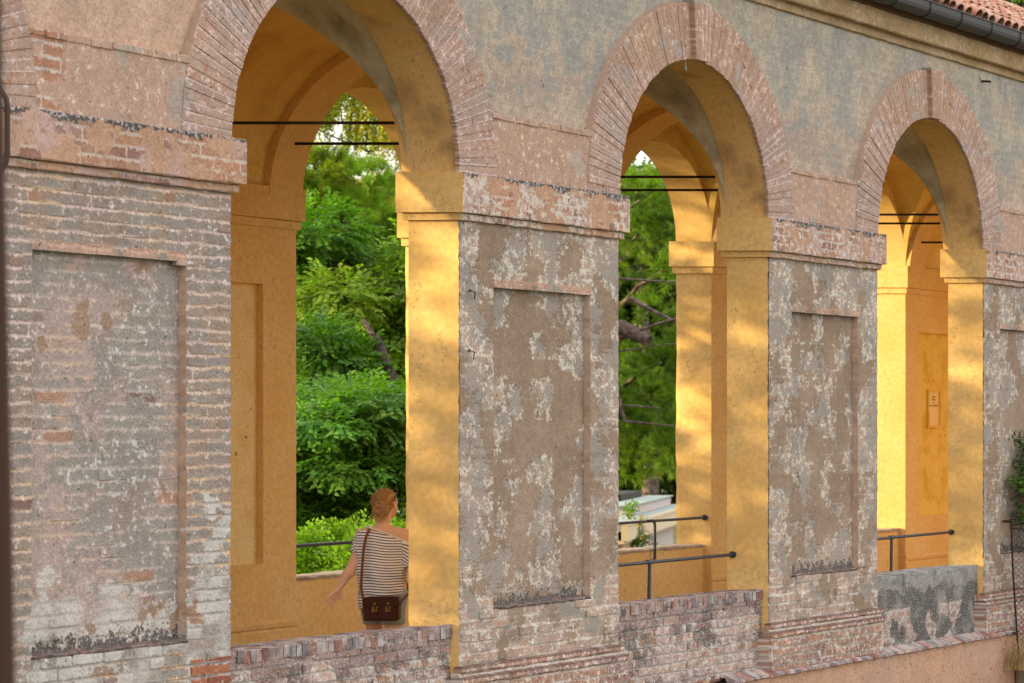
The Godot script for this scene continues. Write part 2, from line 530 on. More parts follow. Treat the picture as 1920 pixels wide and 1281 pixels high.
func paint_rows(c: int) -> void:
	var w: int = pz.w
	var h: int = pz.h
	var r0 := c * 32
	var r1 := mini(h, r0 + 32)
	var n1b: PackedByteArray = pz.n1
	var n2b: PackedByteArray = pz.n2
	var n3b: PackedByteArray = pz.n3
	var n4b: PackedByteArray = pz.n4
	var n5b: PackedByteArray = pz.n5
	var n6b: PackedByteArray = pz.n6
	var n7b: PackedByteArray = pz.n7
	var col := PackedByteArray()
	col.resize((r1 - r0) * w * 3)
	var hm := PackedByteArray()
	hm.resize((r1 - r0) * w)
	var x0: float = pz.x0
	for row in range(r0, r1):
		var y := TEX_T - (row + 0.5) / PPM
		for cx in w:
			var x := x0 + (cx + 0.5) / PPM
			var i := row * w + cx
			var reg := region_of(x, y)
			var o := (row - r0) * w + cx
			if reg == 0:
				continue
			var n1 := n1b[i] / 255.0      # metre-wide
			var n2 := n2b[i] / 255.0      # patches
			var n7 := n7b[i] / 255.0
			var n3 := n3b[i] / 255.0 * 0.68 + n7 * 0.32 + (n7 - 0.5) * 0.22      # flakes
			var n4 := n4b[i] / 255.0      # fine
			var n5 := n5b[i] / 255.0      # cracks (ridges)
			var n6 := n6b[i] / 255.0      # second patches
			var k := floori((x - (L0 - RA)) / PER)
			var lx := x - (L0 + k * PER)
			var bare := bareness(x, y, reg, k, n1, n2)
			# bricks and joints, with wavering edges
			var wx := x + (n3 - 0.5) * 0.02
			var wy := y + (n4 - 0.5) * 0.012 + (n3 - 0.5) * 0.02 + (n2 - 0.5) * 0.02
			var joint := 0.0
			var hb := 0.0
			var fyy := 0.0
			if reg == 1:
				var dx := lx + RA if lx < PW * 0.5 else lx - PW - RA
				var an := atan2(y - SPRING, dx) * NV / PI + (n3 - 0.5) * 0.25
				var s := floori(an)
				hb = hash2(s, 31 + k * 2 + (0 if lx < PW * 0.5 else 1))
				joint = 1.0 if an - s < 0.14 + n4 * 0.2 else 0.0
				bare = 0.42 + (n2 - 0.5) * 1.0 - (0.25 if y > 5.3 else 0.0)
			else:
				var b := brick_of(wx, wy)
				var fy := (wy / CH - b.y) * CH
				var fx := (wx / BL + (b.y & 1) * 0.5 + hash2(b.y, 77) * 0.25 - b.x) * BL
				hb = hash2(b.x, b.y)
				fyy = fy
				joint = 1.0 if fy < 0.016 + n3 * 0.010 or fx < 0.012 else 0.0
			var fc: Vector3
			if hb < 0.3: fc = Vector3(162, 118, 96)
			elif hb < 0.52: fc = Vector3(150, 118, 102)
			elif hb < 0.68: fc = Vector3(174, 126, 100)
			elif hb < 0.85: fc = Vector3(142, 112, 108)
			else: fc = Vector3(128, 92, 84)
			var jc := Vector3(196, 184, 172)
			var p := Vector3(170, 140, 122)
			var ht := 110.0
			match reg:
				6, 7:
					if k <= 0:
						# thin grey wash on the brick faces, pale pink and peach smeared joints
						var wash := Vector3(148, 143, 136).lerp(Vector3(156, 139, 125), clampf((n6 - 0.44) * 4.0 + (n7 - 0.5) * 1.5, 0.0, 1.0))
						if reg == 7:
							if n1 * 0.9 + n6 * 0.7 + (n3 - 0.5) * 0.5 > 0.80: wash = Vector3(172, 154, 146)
							elif n2 > 0.47: wash = Vector3(156, 152, 144)
						var red := hash2(int(hb * 9999.0), 5)
						fc = wash.lerp(fc, 0.7 if red > 0.955 and n2 > 0.45 else 0.16)
						jc = Vector3(202, 178, 168).lerp(Vector3(200, 170, 142), clampf((n1 - 0.42) * 5.0 + (1.6 - y) * 0.3, 0.0, 1.0))
						if y < 1.0 + (n1 - 0.5) * 1.4 + (n2 - 0.5) * 0.8 + clampf((lx - 1.5) * 0.7, 0.0, 0.4) and n6 > 0.36 + (n3 - 0.5) * 0.25:
							fc = fc.lerp(Vector3(196, 190, 183), clampf(0.3 + (n2 - 0.35) * 3.0, 0.2, 0.85))     # lime bloom
							jc = Vector3(176, 168, 162)
						if lx > 1.86 and y < 0.62 and n2 > 0.3:
							fc = Vector3(166, 108, 82) if hb < 0.6 else Vector3(146, 92, 74)
						if bare < 0.75 and fyy > 0.03: joint = 0.0
						if n3 > 0.72 and n4 > 0.45: joint = 1.0
						if bare < 0.30:
							fc = wash.lerp(Vector3(172, 152, 142), 0.4)
							if n3 < 0.62: joint = 0.0
						if reg == 7: jc = jc.lerp(wash, 0.35)
						p = jc if joint > 0.0 else fc
						ht = 84.0 if joint > 0.0 and bare > 0.6 else 126.0 if joint > 0.0 else 108.0 + n4 * 22.0
						if n3 > 0.735 + (n1 - 0.5) * 0.3: p = Vector3(198, 194, 187)
						if reg == 7 and n6 > 0.70 and n1 > 0.4: p = Vector3(156, 130, 110)
						if n6 > 0.755 and reg == 6 and y < 1.6: p = Vector3(158, 128, 106)
					else:
						# newer brown plaster in patches over grey, white and brick
						var grey := Vector3(158, 147, 137).lerp(Vector3(174, 154, 136), clampf((n2 - 0.46) * 5.0 + (n3 - 0.5) * 2.5, 0.0, 1.0))
						p = grey
						ht = 112.0
						if bare > 0.40:
							p = jc if joint > 0.0 else fc.lerp(Vector3(188, 168, 154), 0.35 if n3 < 0.38 else 0.72)
							ht = 92.0 if joint > 0.0 else 104.0
						var lim := (0.44 if reg == 7 else 0.49) + (n1 - 0.5) * 0.45
						lim += clampf(1.0 - minf(lx, PW - lx) / 0.34, 0.0, 1.0) * 0.10 if reg == 6 else 0.0
						if y > 2.7: lim += 0.07
						if y < 0.9: lim += 0.09
						var br := n6 - lim - (n3 - 0.5) * 0.30 - (0.05 if fyy < 0.022 else 0.0)
						if br > 0.0:
							p = Vector3(152, 130, 111).lerp(Vector3(160, 139, 121), clampf((n1 - 0.45) * 3.0, 0.0, 0.7))
							ht = 150.0
						elif br > -0.045 and n3 > 0.52 and n2 > 0.42:
							p = Vector3(192, 180, 167)           # pale broken rim
							ht = 128.0
						elif n3 > 0.62 + (n6 - 0.45) * 0.3 - (0.05 if y > 2.6 else 0.0) and n2 > 0.44:
							p = Vector3(196, 187, 175)
							ht = 134.0
						elif n3 < 0.36 and n1 > 0.45:
							p = p.lerp(Vector3(190, 160, 138), 0.7)
				5:
					var warm := Vector3(186, 148, 122).lerp(Vector3(188, 158, 148), clampf((n6 - 0.45) * 5.0, 0.0, 1.0))
					p = warm
					ht = 130.0
					if bare > 0.42:
						p = jc.lerp(warm, 0.3) if joint > 0.0 else fc.lerp(warm, 0.35)
						ht = 104.0
					if k >= 1 and n3 > 0.50 and n6 > 0.45 and k < 2:
						p = p.lerp(Vector3(206, 200, 190), 0.7)
					elif k >= 2 and n3 > 0.60:
						p = Vector3(200, 190, 180)
					if y > SPRING - 0.006 - maxf(0.0, n2 - 0.34) * 0.13 - (n3 - 0.5) * 0.06: p = Vector3(92, 84, 80) if n7 > 0.42 else Vector3(188, 182, 176)
				2:
					p = Vector3(188, 156, 138).lerp(Vector3(176, 146, 126), clampf((n1 - 0.4) * 4.0, 0.0, 1.0))
					ht = 130.0
					if bare > 0.46:
						p = jc.lerp(p, 0.5) if joint > 0.0 else fc.lerp(p, 0.35)
						ht = 106.0
					if n3 > 0.70: p = Vector3(204, 190, 180)
					if n6 > 0.68: p = Vector3(172, 156, 143)
					if k == 0 and lx < 0.62 + n3 * 0.2 and n6 > 0.42:
						p = Vector3(198, 184, 174) if joint > 0.0 else Vector3(174, 128, 104)
				3:
					var tone := Vector3(160, 155, 147).lerp(Vector3(166, 153, 137), clampf((n1 - 0.46) * 4.0 + (n7 - 0.5) * 1.2, 0.0, 1.0))
					var drop := 1.0 if (5.1 - y) + (n2 - 0.5) * 1.6 + (n3 - 0.5) * 0.5 > 0.0 else 0.0
					tone = tone.lerp(Vector3(172, 151, 137) if k > 0 else Vector3(186, 158, 138), drop * 0.85)
					if k == 0: tone = tone.lerp(Vector3(192, 158, 136), 0.8)
					p = tone
					ht = 120.0
					p = p.lerp(Vector3(184, 168, 146) if k > 0 else Vector3(194, 168, 150), clampf((n2 - 0.50) * 4.0 + (n3 - 0.52) * 3.0, 0.0, 0.45))
					if joint > 0.0 and n6 > 0.47: p = p.lerp(Vector3(196, 180, 154), 0.3)
					if n3 < 0.22: p = p.lerp(Vector3(190, 150, 126), 0.6)
				4:
					p = Vector3(170, 142, 104).lerp(Vector3(178, 152, 122), clampf((n1 - 0.4) * 4.0, 0.0, 1.0)).lerp(Vector3(152, 132, 104), clampf((n2 - 0.5) * 4.0, 0.0, 1.0))
					ht = 120.0
					if n3 > 0.70: p = Vector3(196, 170, 134)
				1:
					var rc := Vector3(182, 154, 138).lerp(Vector3(174, 154, 143), clampf((n6 - 0.4) * 4.0, 0.0, 1.0))
					if y > 5.2: rc = rc.lerp(Vector3(178, 144, 118), 0.6)
					p = rc.lerp(fc, 0.12)
					ht = 118.0
					if bare > 0.52: p = fc.lerp(rc, 0.66)
					if joint > 0.0: p = Vector3(202, 178, 168) if hb > 0.45 else Vector3(174, 142, 126)
					if n3 > 0.64 and n2 > 0.46: p = p.lerp(Vector3(206, 184, 180), 0.8)
					elif n3 < 0.28 and hb < 0.4: p = Vector3(188, 128, 96)
					if n6 > 0.72: p = Vector3(170, 156, 146)
				8:
					p = Vector3(178, 144, 120)
					ht = 124.0
					if bare > 0.36:
						p = jc if joint > 0.0 else fc.lerp(Vector3(184, 154, 138), 0.55 if n3 > 0.4 else 0.15)
						ht = 90.0 if joint > 0.0 else 112.0
					if n3 > 0.62: p = Vector3(200, 190, 182)
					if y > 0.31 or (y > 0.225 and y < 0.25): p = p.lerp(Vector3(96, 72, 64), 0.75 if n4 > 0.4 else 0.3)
				9:
					if k >= 2 and lx > 0.0 or k >= 3:
						# grey render with black crusts
						p = Vector3(148, 143, 136)
						ht = 130.0
						var blk := (n2 - 0.42) * 1.6 + (n6 - 0.42) * 1.4 + (n3 - 0.5) * 0.9 + (0.22 if y < 0.46 - (n2 - 0.5) * 0.3 else -0.35)
						p = p.lerp(Vector3(96, 90, 85), clampf(blk * 1.6, 0.0, 0.9))
						if y < 0.28 and n6 < 0.47: p = Vector3(182, 170, 160) if joint > 0.0 or n3 > 0.54 else fc.lerp(Vector3(172, 148, 134), 0.6)
						if n4 > 0.84: p = Vector3(196, 198, 200)
					else:
						p = Vector3(190, 180, 172) if joint > 0.0 or n3 > 0.56 else fc.lerp(Vector3(196, 176, 166), 0.55 if n2 > 0.42 else 0.12)
						ht = 92.0 if joint > 0.0 else 112.0
						if bare < 0.42:
							p = Vector3(164, 158, 152).lerp(Vector3(176, 148, 128), clampf((n6 - 0.4) * 5.0, 0.0, 1.0))
							ht = 126.0
						if y > 0.42 + (n2 - 0.5) * 0.3: p = p.lerp(Vector3(122, 100, 96), 0.55 if n3 > 0.45 else 0.15)
						if n6 > 0.67 or (n2 < 0.3 and n3 > 0.5): p = p.lerp(Vector3(92, 88, 85), 0.5)
						if n4 > 0.84: p = Vector3(204, 204, 204)
				10:
					p = Vector3(200, 158, 130).lerp(Vector3(188, 152, 130), clampf((n1 - 0.4) * 4.0, 0.0, 1.0))
					ht = 132.0
					if bare > 0.5:
						p = Vector3(176, 158, 146) if joint > 0.0 else fc.lerp(Vector3(188, 140, 118), 0.5)
						ht = 86.0 if joint > 0.0 else 116.0
					elif n3 > 0.66 or n5 > 0.93: p = Vector3(158, 118, 96)
					if y > FOOT_Y - 0.05 and n2 > 0.35: p = p.lerp(Vector3(112, 74, 64), 0.7)
			# black crust with a ragged outline on the foot of the panels, bricks over their heads
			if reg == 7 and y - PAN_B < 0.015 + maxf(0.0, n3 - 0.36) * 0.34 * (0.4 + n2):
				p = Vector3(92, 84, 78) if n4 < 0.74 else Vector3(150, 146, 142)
			elif reg == 6 and lx > PAN_L and lx < PW - PAN_L and y > PAN_T and y < PAN_T + 0.062 and n2 > 0.40:
				p = Vector3(190, 150, 130).lerp(p, 0.25)
			# hairline cracks and grain
			if n5 > 0.945 and n2 > 0.35:
				p = p * 0.62
				ht -= 30.0
			elif n5 > 0.94 and n2 > 0.5:
				p = p.lerp(Vector3(206, 198, 190), 0.5)
			var gsh := 0.95 + (n4 - 0.5) * 0.22 + (n3 - 0.5) * 0.22 + (n1 - 0.5) * 0.12 + (n2 - 0.5) * 0.10
			col[o * 3] = clampi(int(p.x * gsh), 0, 255)
			col[o * 3 + 1] = clampi(int(p.y * gsh), 0, 255)
			col[o * 3 + 2] = clampi(int(p.z * gsh), 0, 255)
			hm[o] = clampi(int(ht + (n4 - 0.5) * 20.0 + (n3 - 0.5) * 26.0), 0, 255)
	pz.col[c] = col
	pz.hm[c] = hm


func paint_zone(x0: float, x1: float) -> StandardMaterial3D:
	var w := int(round((x1 - x0) * PPM))
	var h := int(round((TEX_T - TEX_B) * PPM))
	var off := Vector3(round(x0 * PPM), 0, 0)
	pz = {"w": w, "h": h, "x0": x0, "col": [], "hm": []}
	pz.n1 = noise_bytes(w, h, 0.9 / PPM, 3, 11, FastNoiseLite.TYPE_SIMPLEX_SMOOTH, 0.0, off)
	pz.n2 = noise_bytes(w, h, 2.6 / PPM, 4, 12, FastNoiseLite.TYPE_SIMPLEX_SMOOTH, 16.0, off)
	pz.n3 = noise_bytes(w, h, 10.0 / PPM, 4, 13, FastNoiseLite.TYPE_SIMPLEX_SMOOTH, 3.0, off)
	pz.n7 = noise_bytes(w, h, 27.0 / PPM, 3, 17, FastNoiseLite.TYPE_SIMPLEX_SMOOTH, 2.0, off)
	pz.n4 = noise_bytes(w, h, 44.0 / PPM, 2, 14, FastNoiseLite.TYPE_SIMPLEX, 0.0, off)
	pz.n5 = noise_bytes(w, h, 2.2 / PPM, 4, 15, FastNoiseLite.TYPE_SIMPLEX_SMOOTH, 20.0, off, FastNoiseLite.FRACTAL_RIDGED)
	pz.n6 = noise_bytes(w, h, 1.8 / PPM, 6, 16, FastNoiseLite.TYPE_SIMPLEX_SMOOTH, 9.0, off)
	var chunks := int(ceil(h / 32.0))
	pz.col.resize(chunks)
	pz.hm.resize(chunks)
	var t := WorkerThreadPool.add_group_task(paint_rows, chunks, -1, true)
	WorkerThreadPool.wait_for_group_task_completion(t)
	var c := PackedByteArray()
	var g := PackedByteArray()
	for i in chunks:
		c.append_array(pz.col[i])
		g.append_array(pz.hm[i])
	var m := StandardMaterial3D.new()
	m.resource_name = "weathered_wall"
	m.albedo_texture = ImageTexture.create_from_image(Image.create_from_data(w, h, false, Image.FORMAT_RGB8, c))
	m.heightmap_enabled = true
	m.heightmap_texture = ImageTexture.create_from_image(Image.create_from_data(w, h, false, Image.FORMAT_L8, g))
	m.heightmap_scale = 2.6
	m.roughness = 0.94
	m.metallic_specular = 0.2
	zn2[zn2.size()] = {"w": w, "h": h, "x0": x0, "d": pz.n2}
	zn6[zn6.size()] = {"d": pz.n6}
	pz = {}
	return m

# ---- the portico ----
var zn2 := {}
var zn6 := {}


func zone_of(x: float) -> int:
	return 0 if x < zone_mid else 1


func fmb(x: float) -> MB:
	return MB.new().zone(ZA0, zone_mid + 0.3, TEX_T, TEX_B) if x < zone_mid else MB.new().zone(zone_mid, ZB1, TEX_T, TEX_B)


func fmat(x: float) -> Material:
	if x < ZA0 or x > ZB1: return M.plain
	return M.wall_a if x < zone_mid else M.wall_b


func arcx(cx: float, a: float) -> float:
	return cx + RA * cos(a)


func build_pier(k: int, por: Node3D) -> void:
	var l := L0 + k * PER
	var r := l + PW
	var p := part("pier", por)
	var mid := l + 0.5 * PW
	var g := RandomNumberGenerator.new()
	g.seed = 500 + k
	var fm := fmat(mid)
	var jm: Material = M.jamb
	var face := fmb(mid)
	var jamb := MB.new()
	var pan := fmb(mid)
	var rev := [MB.new(), MB.new()]
	# rows follow the brick courses; the arrises and the edges of the recess waver
	var ys := [FOOT_Y]
	var y := FOOT_Y
	while y < FILLET_Y - 0.03:
		y += CH * 0.5
		for stop in [PAN_B, PAN_T]:
			if ys[-1] < stop and y >= stop:
				y = stop
		ys.append(minf(y, FILLET_Y))
	ys[-1] = FILLET_Y
	var prev := []
	for j in ys.size():
		var yy: float = ys[j]
		var al := g.randf_range(0.003, 0.013)
		var ar := g.randf_range(0.003, 0.013)
		var el := l + g.randf_range(-0.003, 0.003)
		var er := r + g.randf_range(-0.003, 0.003)
		var zj := g.randf_range(-0.002, 0.002)
		var tooth := hash2(floori(yy / CH), 900 + k) * 0.014 - 0.005
		var cur := [Vector3(el, yy, -al), Vector3(el + al, yy, zj), Vector3(l + PAN_L + tooth * 0.5, yy, zj), Vector3(r - PAN_L + tooth, yy, zj), Vector3(er - ar, yy, zj), Vector3(er, yy, -ar), Vector3(r, yy, -0.035), Vector3(l, yy, -0.035)]
		if j > 0:
			var inside: bool = ys[j - 1] >= PAN_B - 0.001 and yy <= PAN_T + 0.001
			face.quad(prev[0], prev[1], cur[1], cur[0])
			face.quad(prev[4], prev[5], cur[5], cur[4])
			if inside:
				face.quad(prev[1], prev[2], cur[2], cur[1])
				face.quad(prev[3], prev[4], cur[4], cur[3])
				var dz := Vector3(0, 0, REC)
				rev[0].quad(prev[2], prev[2] - dz, cur[2] - dz, cur[2])
				rev[1].quad(prev[3] - dz, prev[3], cur[3], cur[3] - dz)
			else:
				face.quad(prev[1], prev[4], cur[4], cur[1])
			jamb.quad(prev[7], prev[0], cur[0], cur[7])
			jamb.quad(prev[5], prev[6], cur[6], cur[5])
		prev = cur
	jamb.quad(Vector3(l, FOOT_Y, -TW), Vector3(l, FOOT_Y, -0.035), Vector3(l, FILLET_Y, -0.035), Vector3(l, FILLET_Y, -TW))
	jamb.quad(Vector3(r, FOOT_Y, -0.035), Vector3(r, FOOT_Y, -TW), Vector3(r, FILLET_Y, -TW), Vector3(r, FILLET_Y, -0.035))
	jamb.quad(Vector3(r, FOOT_Y, -TW), Vector3(l, FOOT_Y, -TW), Vector3(l, FILLET_Y, -TW), Vector3(r, FILLET_Y, -TW))
	obj("face", face, fm, p)
	obj("jamb", jamb, jm, p)
	for e in rev: obj("recess_edge", e, M.reveal, p)
	# recessed panel, with the soffit under its head and a sill
	var pl := l + PAN_L - 0.03
	var pr := r - PAN_L + 0.03
	var nx := 14
	var ny := 26
	var hts := []
	for j in ny + 1:
		for i in nx + 1:
			hts.append(Vector3(lerpf(pl, pr, float(i) / nx), lerpf(PAN_B - 0.02, PAN_T + 0.02, float(j) / ny), -REC + g.randf_range(-0.0025, 0.0025)))
	for j in ny:
		for i in nx:
			var q := j * (nx + 1) + i
			pan.quad(hts[q], hts[q + 1], hts[q + nx + 2], hts[q + nx + 1])
	pan.quad(Vector3(pl, PAN_T, -REC - 0.01), Vector3(pr, PAN_T, -REC - 0.01), Vector3(pr, PAN_T, 0), Vector3(pl, PAN_T, 0))
	obj("recessed_panel", pan, fm, p)
	var sill := fmb(mid)
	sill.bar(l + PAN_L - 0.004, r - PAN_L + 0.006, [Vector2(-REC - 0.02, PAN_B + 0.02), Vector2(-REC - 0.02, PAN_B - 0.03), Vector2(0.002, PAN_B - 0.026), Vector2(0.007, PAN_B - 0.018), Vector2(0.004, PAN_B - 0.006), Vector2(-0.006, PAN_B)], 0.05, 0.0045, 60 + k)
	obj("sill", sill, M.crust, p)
	if k >= 0 and k <= 3:
		var lx := l + PAN_L - 0.02
		for i in 5:
			var w := (PW - 2.0 * PAN_L + 0.05) / 5.0
			var lb := fmb(mid)
			var z := 0.003 + hash2(i, k + 610) * 0.006
			var xa := lx + i * w + 0.004
			var xb := lx + (i + 1) * w - 0.004
			var ya := PAN_T - 0.004 + hash2(i, k + 620) * 0.003
			var yb := PAN_T + 0.058
			lb.slab([Vector3(xa, ya, z), Vector3(xb, ya, z), Vector3(xb, yb, z), Vector3(xa, yb, z)], [Vector3(xa, ya, -REC), Vector3(xb, ya, -REC), Vector3(xb, yb, -REC), Vector3(xa, yb, -REC)])
			obj("lintel_brick", lb, fm, p)
	# impost: fillet and block, painted on the returns, bare on the outer face
	var cap := fmb(mid)
	for q in [[FILLET_Y, CAP_Y, 0.03], [CAP_Y, SPRING, 0.062]]:
		var e: float = q[2]
		cap.bar(l - e + 0.003, r + e, [Vector2(-0.02, q[1]), Vector2(-0.02, q[0]), Vector2(e - 0.006, q[0]), Vector2(e, q[0] + 0.007), Vector2(e, q[1] - 0.009), Vector2(e - 0.009, q[1])], 0.09, 0.0035, 80 + k)
	obj("impost", cap, fm, p)
	var ret := MB.new()
	for q in [[FILLET_Y, CAP_Y, 0.03], [CAP_Y, SPRING, 0.062]]:
		var e: float = q[2]
		for s in [0, 1]:
			var x0 := l - e if s == 0 else r - 0.01
			ret.bar(x0, x0 + e + 0.01, [Vector2(-TW - e, q[1]), Vector2(-TW - e, q[0]), Vector2(e - 0.003, q[0] + 0.002), Vector2(e - 0.003, q[1] - 0.006), Vector2(e - 0.012, q[1] - 0.001)], 0.1, 0.001, 90 + k)
		ret.box(l, r, q[0], q[1], -TW - e, -TW + 0.02)
	obj("impost_return", ret, jm, p)
	# plinth: two worn mouldings over a block
	var pb := fmb(mid)
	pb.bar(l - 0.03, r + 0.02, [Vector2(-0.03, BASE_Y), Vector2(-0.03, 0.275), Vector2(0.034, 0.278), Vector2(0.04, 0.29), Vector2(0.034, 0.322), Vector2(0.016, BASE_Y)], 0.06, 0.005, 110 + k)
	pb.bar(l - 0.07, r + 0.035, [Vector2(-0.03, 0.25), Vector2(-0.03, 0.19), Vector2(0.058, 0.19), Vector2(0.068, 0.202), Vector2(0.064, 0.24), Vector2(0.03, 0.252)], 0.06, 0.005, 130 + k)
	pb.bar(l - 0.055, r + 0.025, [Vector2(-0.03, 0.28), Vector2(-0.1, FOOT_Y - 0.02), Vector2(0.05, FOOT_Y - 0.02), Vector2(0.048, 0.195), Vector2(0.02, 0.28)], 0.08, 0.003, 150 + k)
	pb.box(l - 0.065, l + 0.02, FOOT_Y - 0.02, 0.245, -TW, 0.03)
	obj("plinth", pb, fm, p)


func build_arch_wall(k: int, por: Node3D) -> void:
	# the wall over pier k, from the crown of the arch on one side to the crown of the next
	var l := L0 + k * PER
	var r := l + PW
	var mid := (l + r) * 0.5
	var p := part("arch_wall", por)
	var f := fmb(mid)
	var ro := RA + RING
	var mt := fmat(mid)
	for side in [-1, 1]:
		var cx := l - RA if side < 0 else r + RA
		var so := MB.new()
		var edge := MB.new()
		var n := 38
		for i in n:
			var a0 := PI * 0.5 * i / n
			var a1 := PI * 0.5 * (i + 1) / n
			if side > 0:
				a0 = PI - PI * 0.5 * (i + 1) / n
				a1 = PI - PI * 0.5 * i / n
			var d0 := Vector3(cos(a0), sin(a0), 0)
			var d1 := Vector3(cos(a1), sin(a1), 0)
			var c := Vector3(cx, SPRING, 0)
			var b := Vector3(0, 0, -TW)
			f.quad(c + d0 * RA, c + d0 * ro, c + d1 * ro, c + d1 * RA)
			so.quad_s(c + d0 * RA, c + d1 * RA, c + d1 * RA + b, c + d0 * RA + b, -d0, -d1, -d1, -d0)
			if (c + d0 * ro).y > LEDGE_Y - 0.05:
				var q := Vector3(0, 0, -REC - 0.01)
				edge.quad_s(c + d0 * ro + q, c + d1 * ro + q, c + d1 * ro, c + d0 * ro, d0, d1, d1, d0)
		obj("soffit", so, M.soffit, p)
		obj("ring_edge", edge, M.reveal, p)
		# field outside the ring
		var m := 36
		for i in m:
			var t0 := float(i) / m
			var t1 := float(i + 1) / m
			var u0 := cx + (mid - cx) * t0
			var u1 := cx + (mid - cx) * t1
			var xs := [minf(u0, u1), maxf(u0, u1)]
			var lo := []
			for x in xs:
				var dx: float = absf(x - cx)
				lo.append(SPRING + sqrt(maxf(0.0, ro * ro - dx * dx)) if dx < ro else SPRING)
			if lo[0] < LEDGE_Y or lo[1] < LEDGE_Y:
				var b0: float = minf(lo[0], LEDGE_Y) if absf(xs[0] - cx) < RA + 0.06 else SPRING
				var b1: float = minf(lo[1], LEDGE_Y) if absf(xs[1] - cx) < RA + 0.06 else SPRING
				f.quad(Vector3(xs[0], b0, -0.002), Vector3(xs[1], b1, -0.002), Vector3(xs[1], LEDGE_Y, -0.002), Vector3(xs[0], LEDGE_Y, -0.002))
				f.quad(Vector3(xs[0], LEDGE_Y, 0), Vector3(xs[1], LEDGE_Y, 0), Vector3(xs[1], LEDGE_Y + 0.012, -REC - 0.01), Vector3(xs[0], LEDGE_Y + 0.012, -REC - 0.01))
			var e0 := maxf(lo[0] - 0.04, LEDGE_Y)
			var e1 := maxf(lo[1] - 0.04, LEDGE_Y)
			f.quad(Vector3(xs[0], e0, -REC), Vector3(xs[1], e1, -REC), Vector3(xs[1], CORN_Y + 0.02, -REC), Vector3(xs[0], CORN_Y + 0.02, -REC))
	obj("face", f, mt, p)
	# ledge of bricks under the recessed field
	if k >= 0 and k <= 3:
		var x := l + 0.42
		var i := 0
		while x < r - 0.42:
			var w := 0.12 + hash2(i, k + 40) * 0.09
			var lb := fmb(mid)
			var z := 0.004 + hash2(i, k + 50) * 0.01
			var h := 0.035 + hash2(i, 60) * 0.012
			var x1 := minf(x + w - 0.006, r - 0.41)
			lb.slab([Vector3(x, LEDGE_Y - h, z), Vector3(x1, LEDGE_Y - h, z), Vector3(x1, LEDGE_Y + 0.004, z), Vector3(x, LEDGE_Y + 0.005, z)], [Vector3(x, LEDGE_Y - h, -0.06), Vector3(x1, LEDGE_Y - h, -0.06), Vector3(x1, LEDGE_Y + 0.012, -0.06), Vector3(x, LEDGE_Y + 0.012, -0.06)])
			obj("ledge_brick", lb, mt, p)
			x += w
			i += 1


func build_voussoirs(j: int, por: Node3D) -> void:
	# ring of the arch between pier j and pier j + 1
	var cx := L0 + j * PER + PW + RA
	var p := part("arch_ring", por)
	var st := PI / NV
	for s in NV:
		var a0 := (s + 0.06) * st
		var a1 := (s + 0.985) * st
		var xm := cx + (RA + 0.25) * cos((a0 + a1) * 0.5)
		if xm < L0 + 0.03: continue
		if absf(xm - cx) < 0.12: continue
		var h := hash2(s, 300 + j)
		var cuts := [RA - 0.004, RA + RING - 0.003]
		if h < 0.2: cuts.insert(1, RA + 0.2 + h)
		for c in cuts.size() - 1:
			var g := hash2(s * 3 + c, 310 + j)
			var z := 0.003 + g * 0.008
			var r0: float = cuts[c] - (hash2(s, 320 + j) * 0.012 if c == 0 else 0.0)
			var r1: float = cuts[c + 1] - (0.007 if c < cuts.size() - 2 else hash2(s, 330 + j) * 0.01)
			var q := []
			var b := []
			for e in [[r0, a0], [r1, a0 + st * 0.04 * g], [r1, a1], [r0, a1 - st * 0.05 * g]]:
				var v := Vector3(cx + e[0] * cos(e[1]), SPRING + e[0] * sin(e[1]), z)
				q.append(v)
				b.append(Vector3(v.x, v.y, -0.025))
			var mb := fmb(xm)
			mb.slab(q, b)
			obj("voussoir", mb, fmat(xm), p)
	# keystone standing proud of the ring
	var key := fmb(cx - 0.1)
	for h in 1:
		var yb := SPRING + RA - 0.012
		var yt := SPRING + RA + RING + 0.02
		key.slab([Vector3(cx - 0.115, yb, 0.05), Vector3(cx + 0.115, yb, 0.05), Vector3(cx + 0.15, yt, 0.05), Vector3(cx - 0.15, yt, 0.05)], [Vector3(cx - 0.115, yb, -0.07), Vector3(cx + 0.115, yb, -0.07), Vector3(cx + 0.15, yt, -0.07), Vector3(cx - 0.15, yt, -0.07)])
	obj("keystone", key, fmat(cx - 0.1), p)


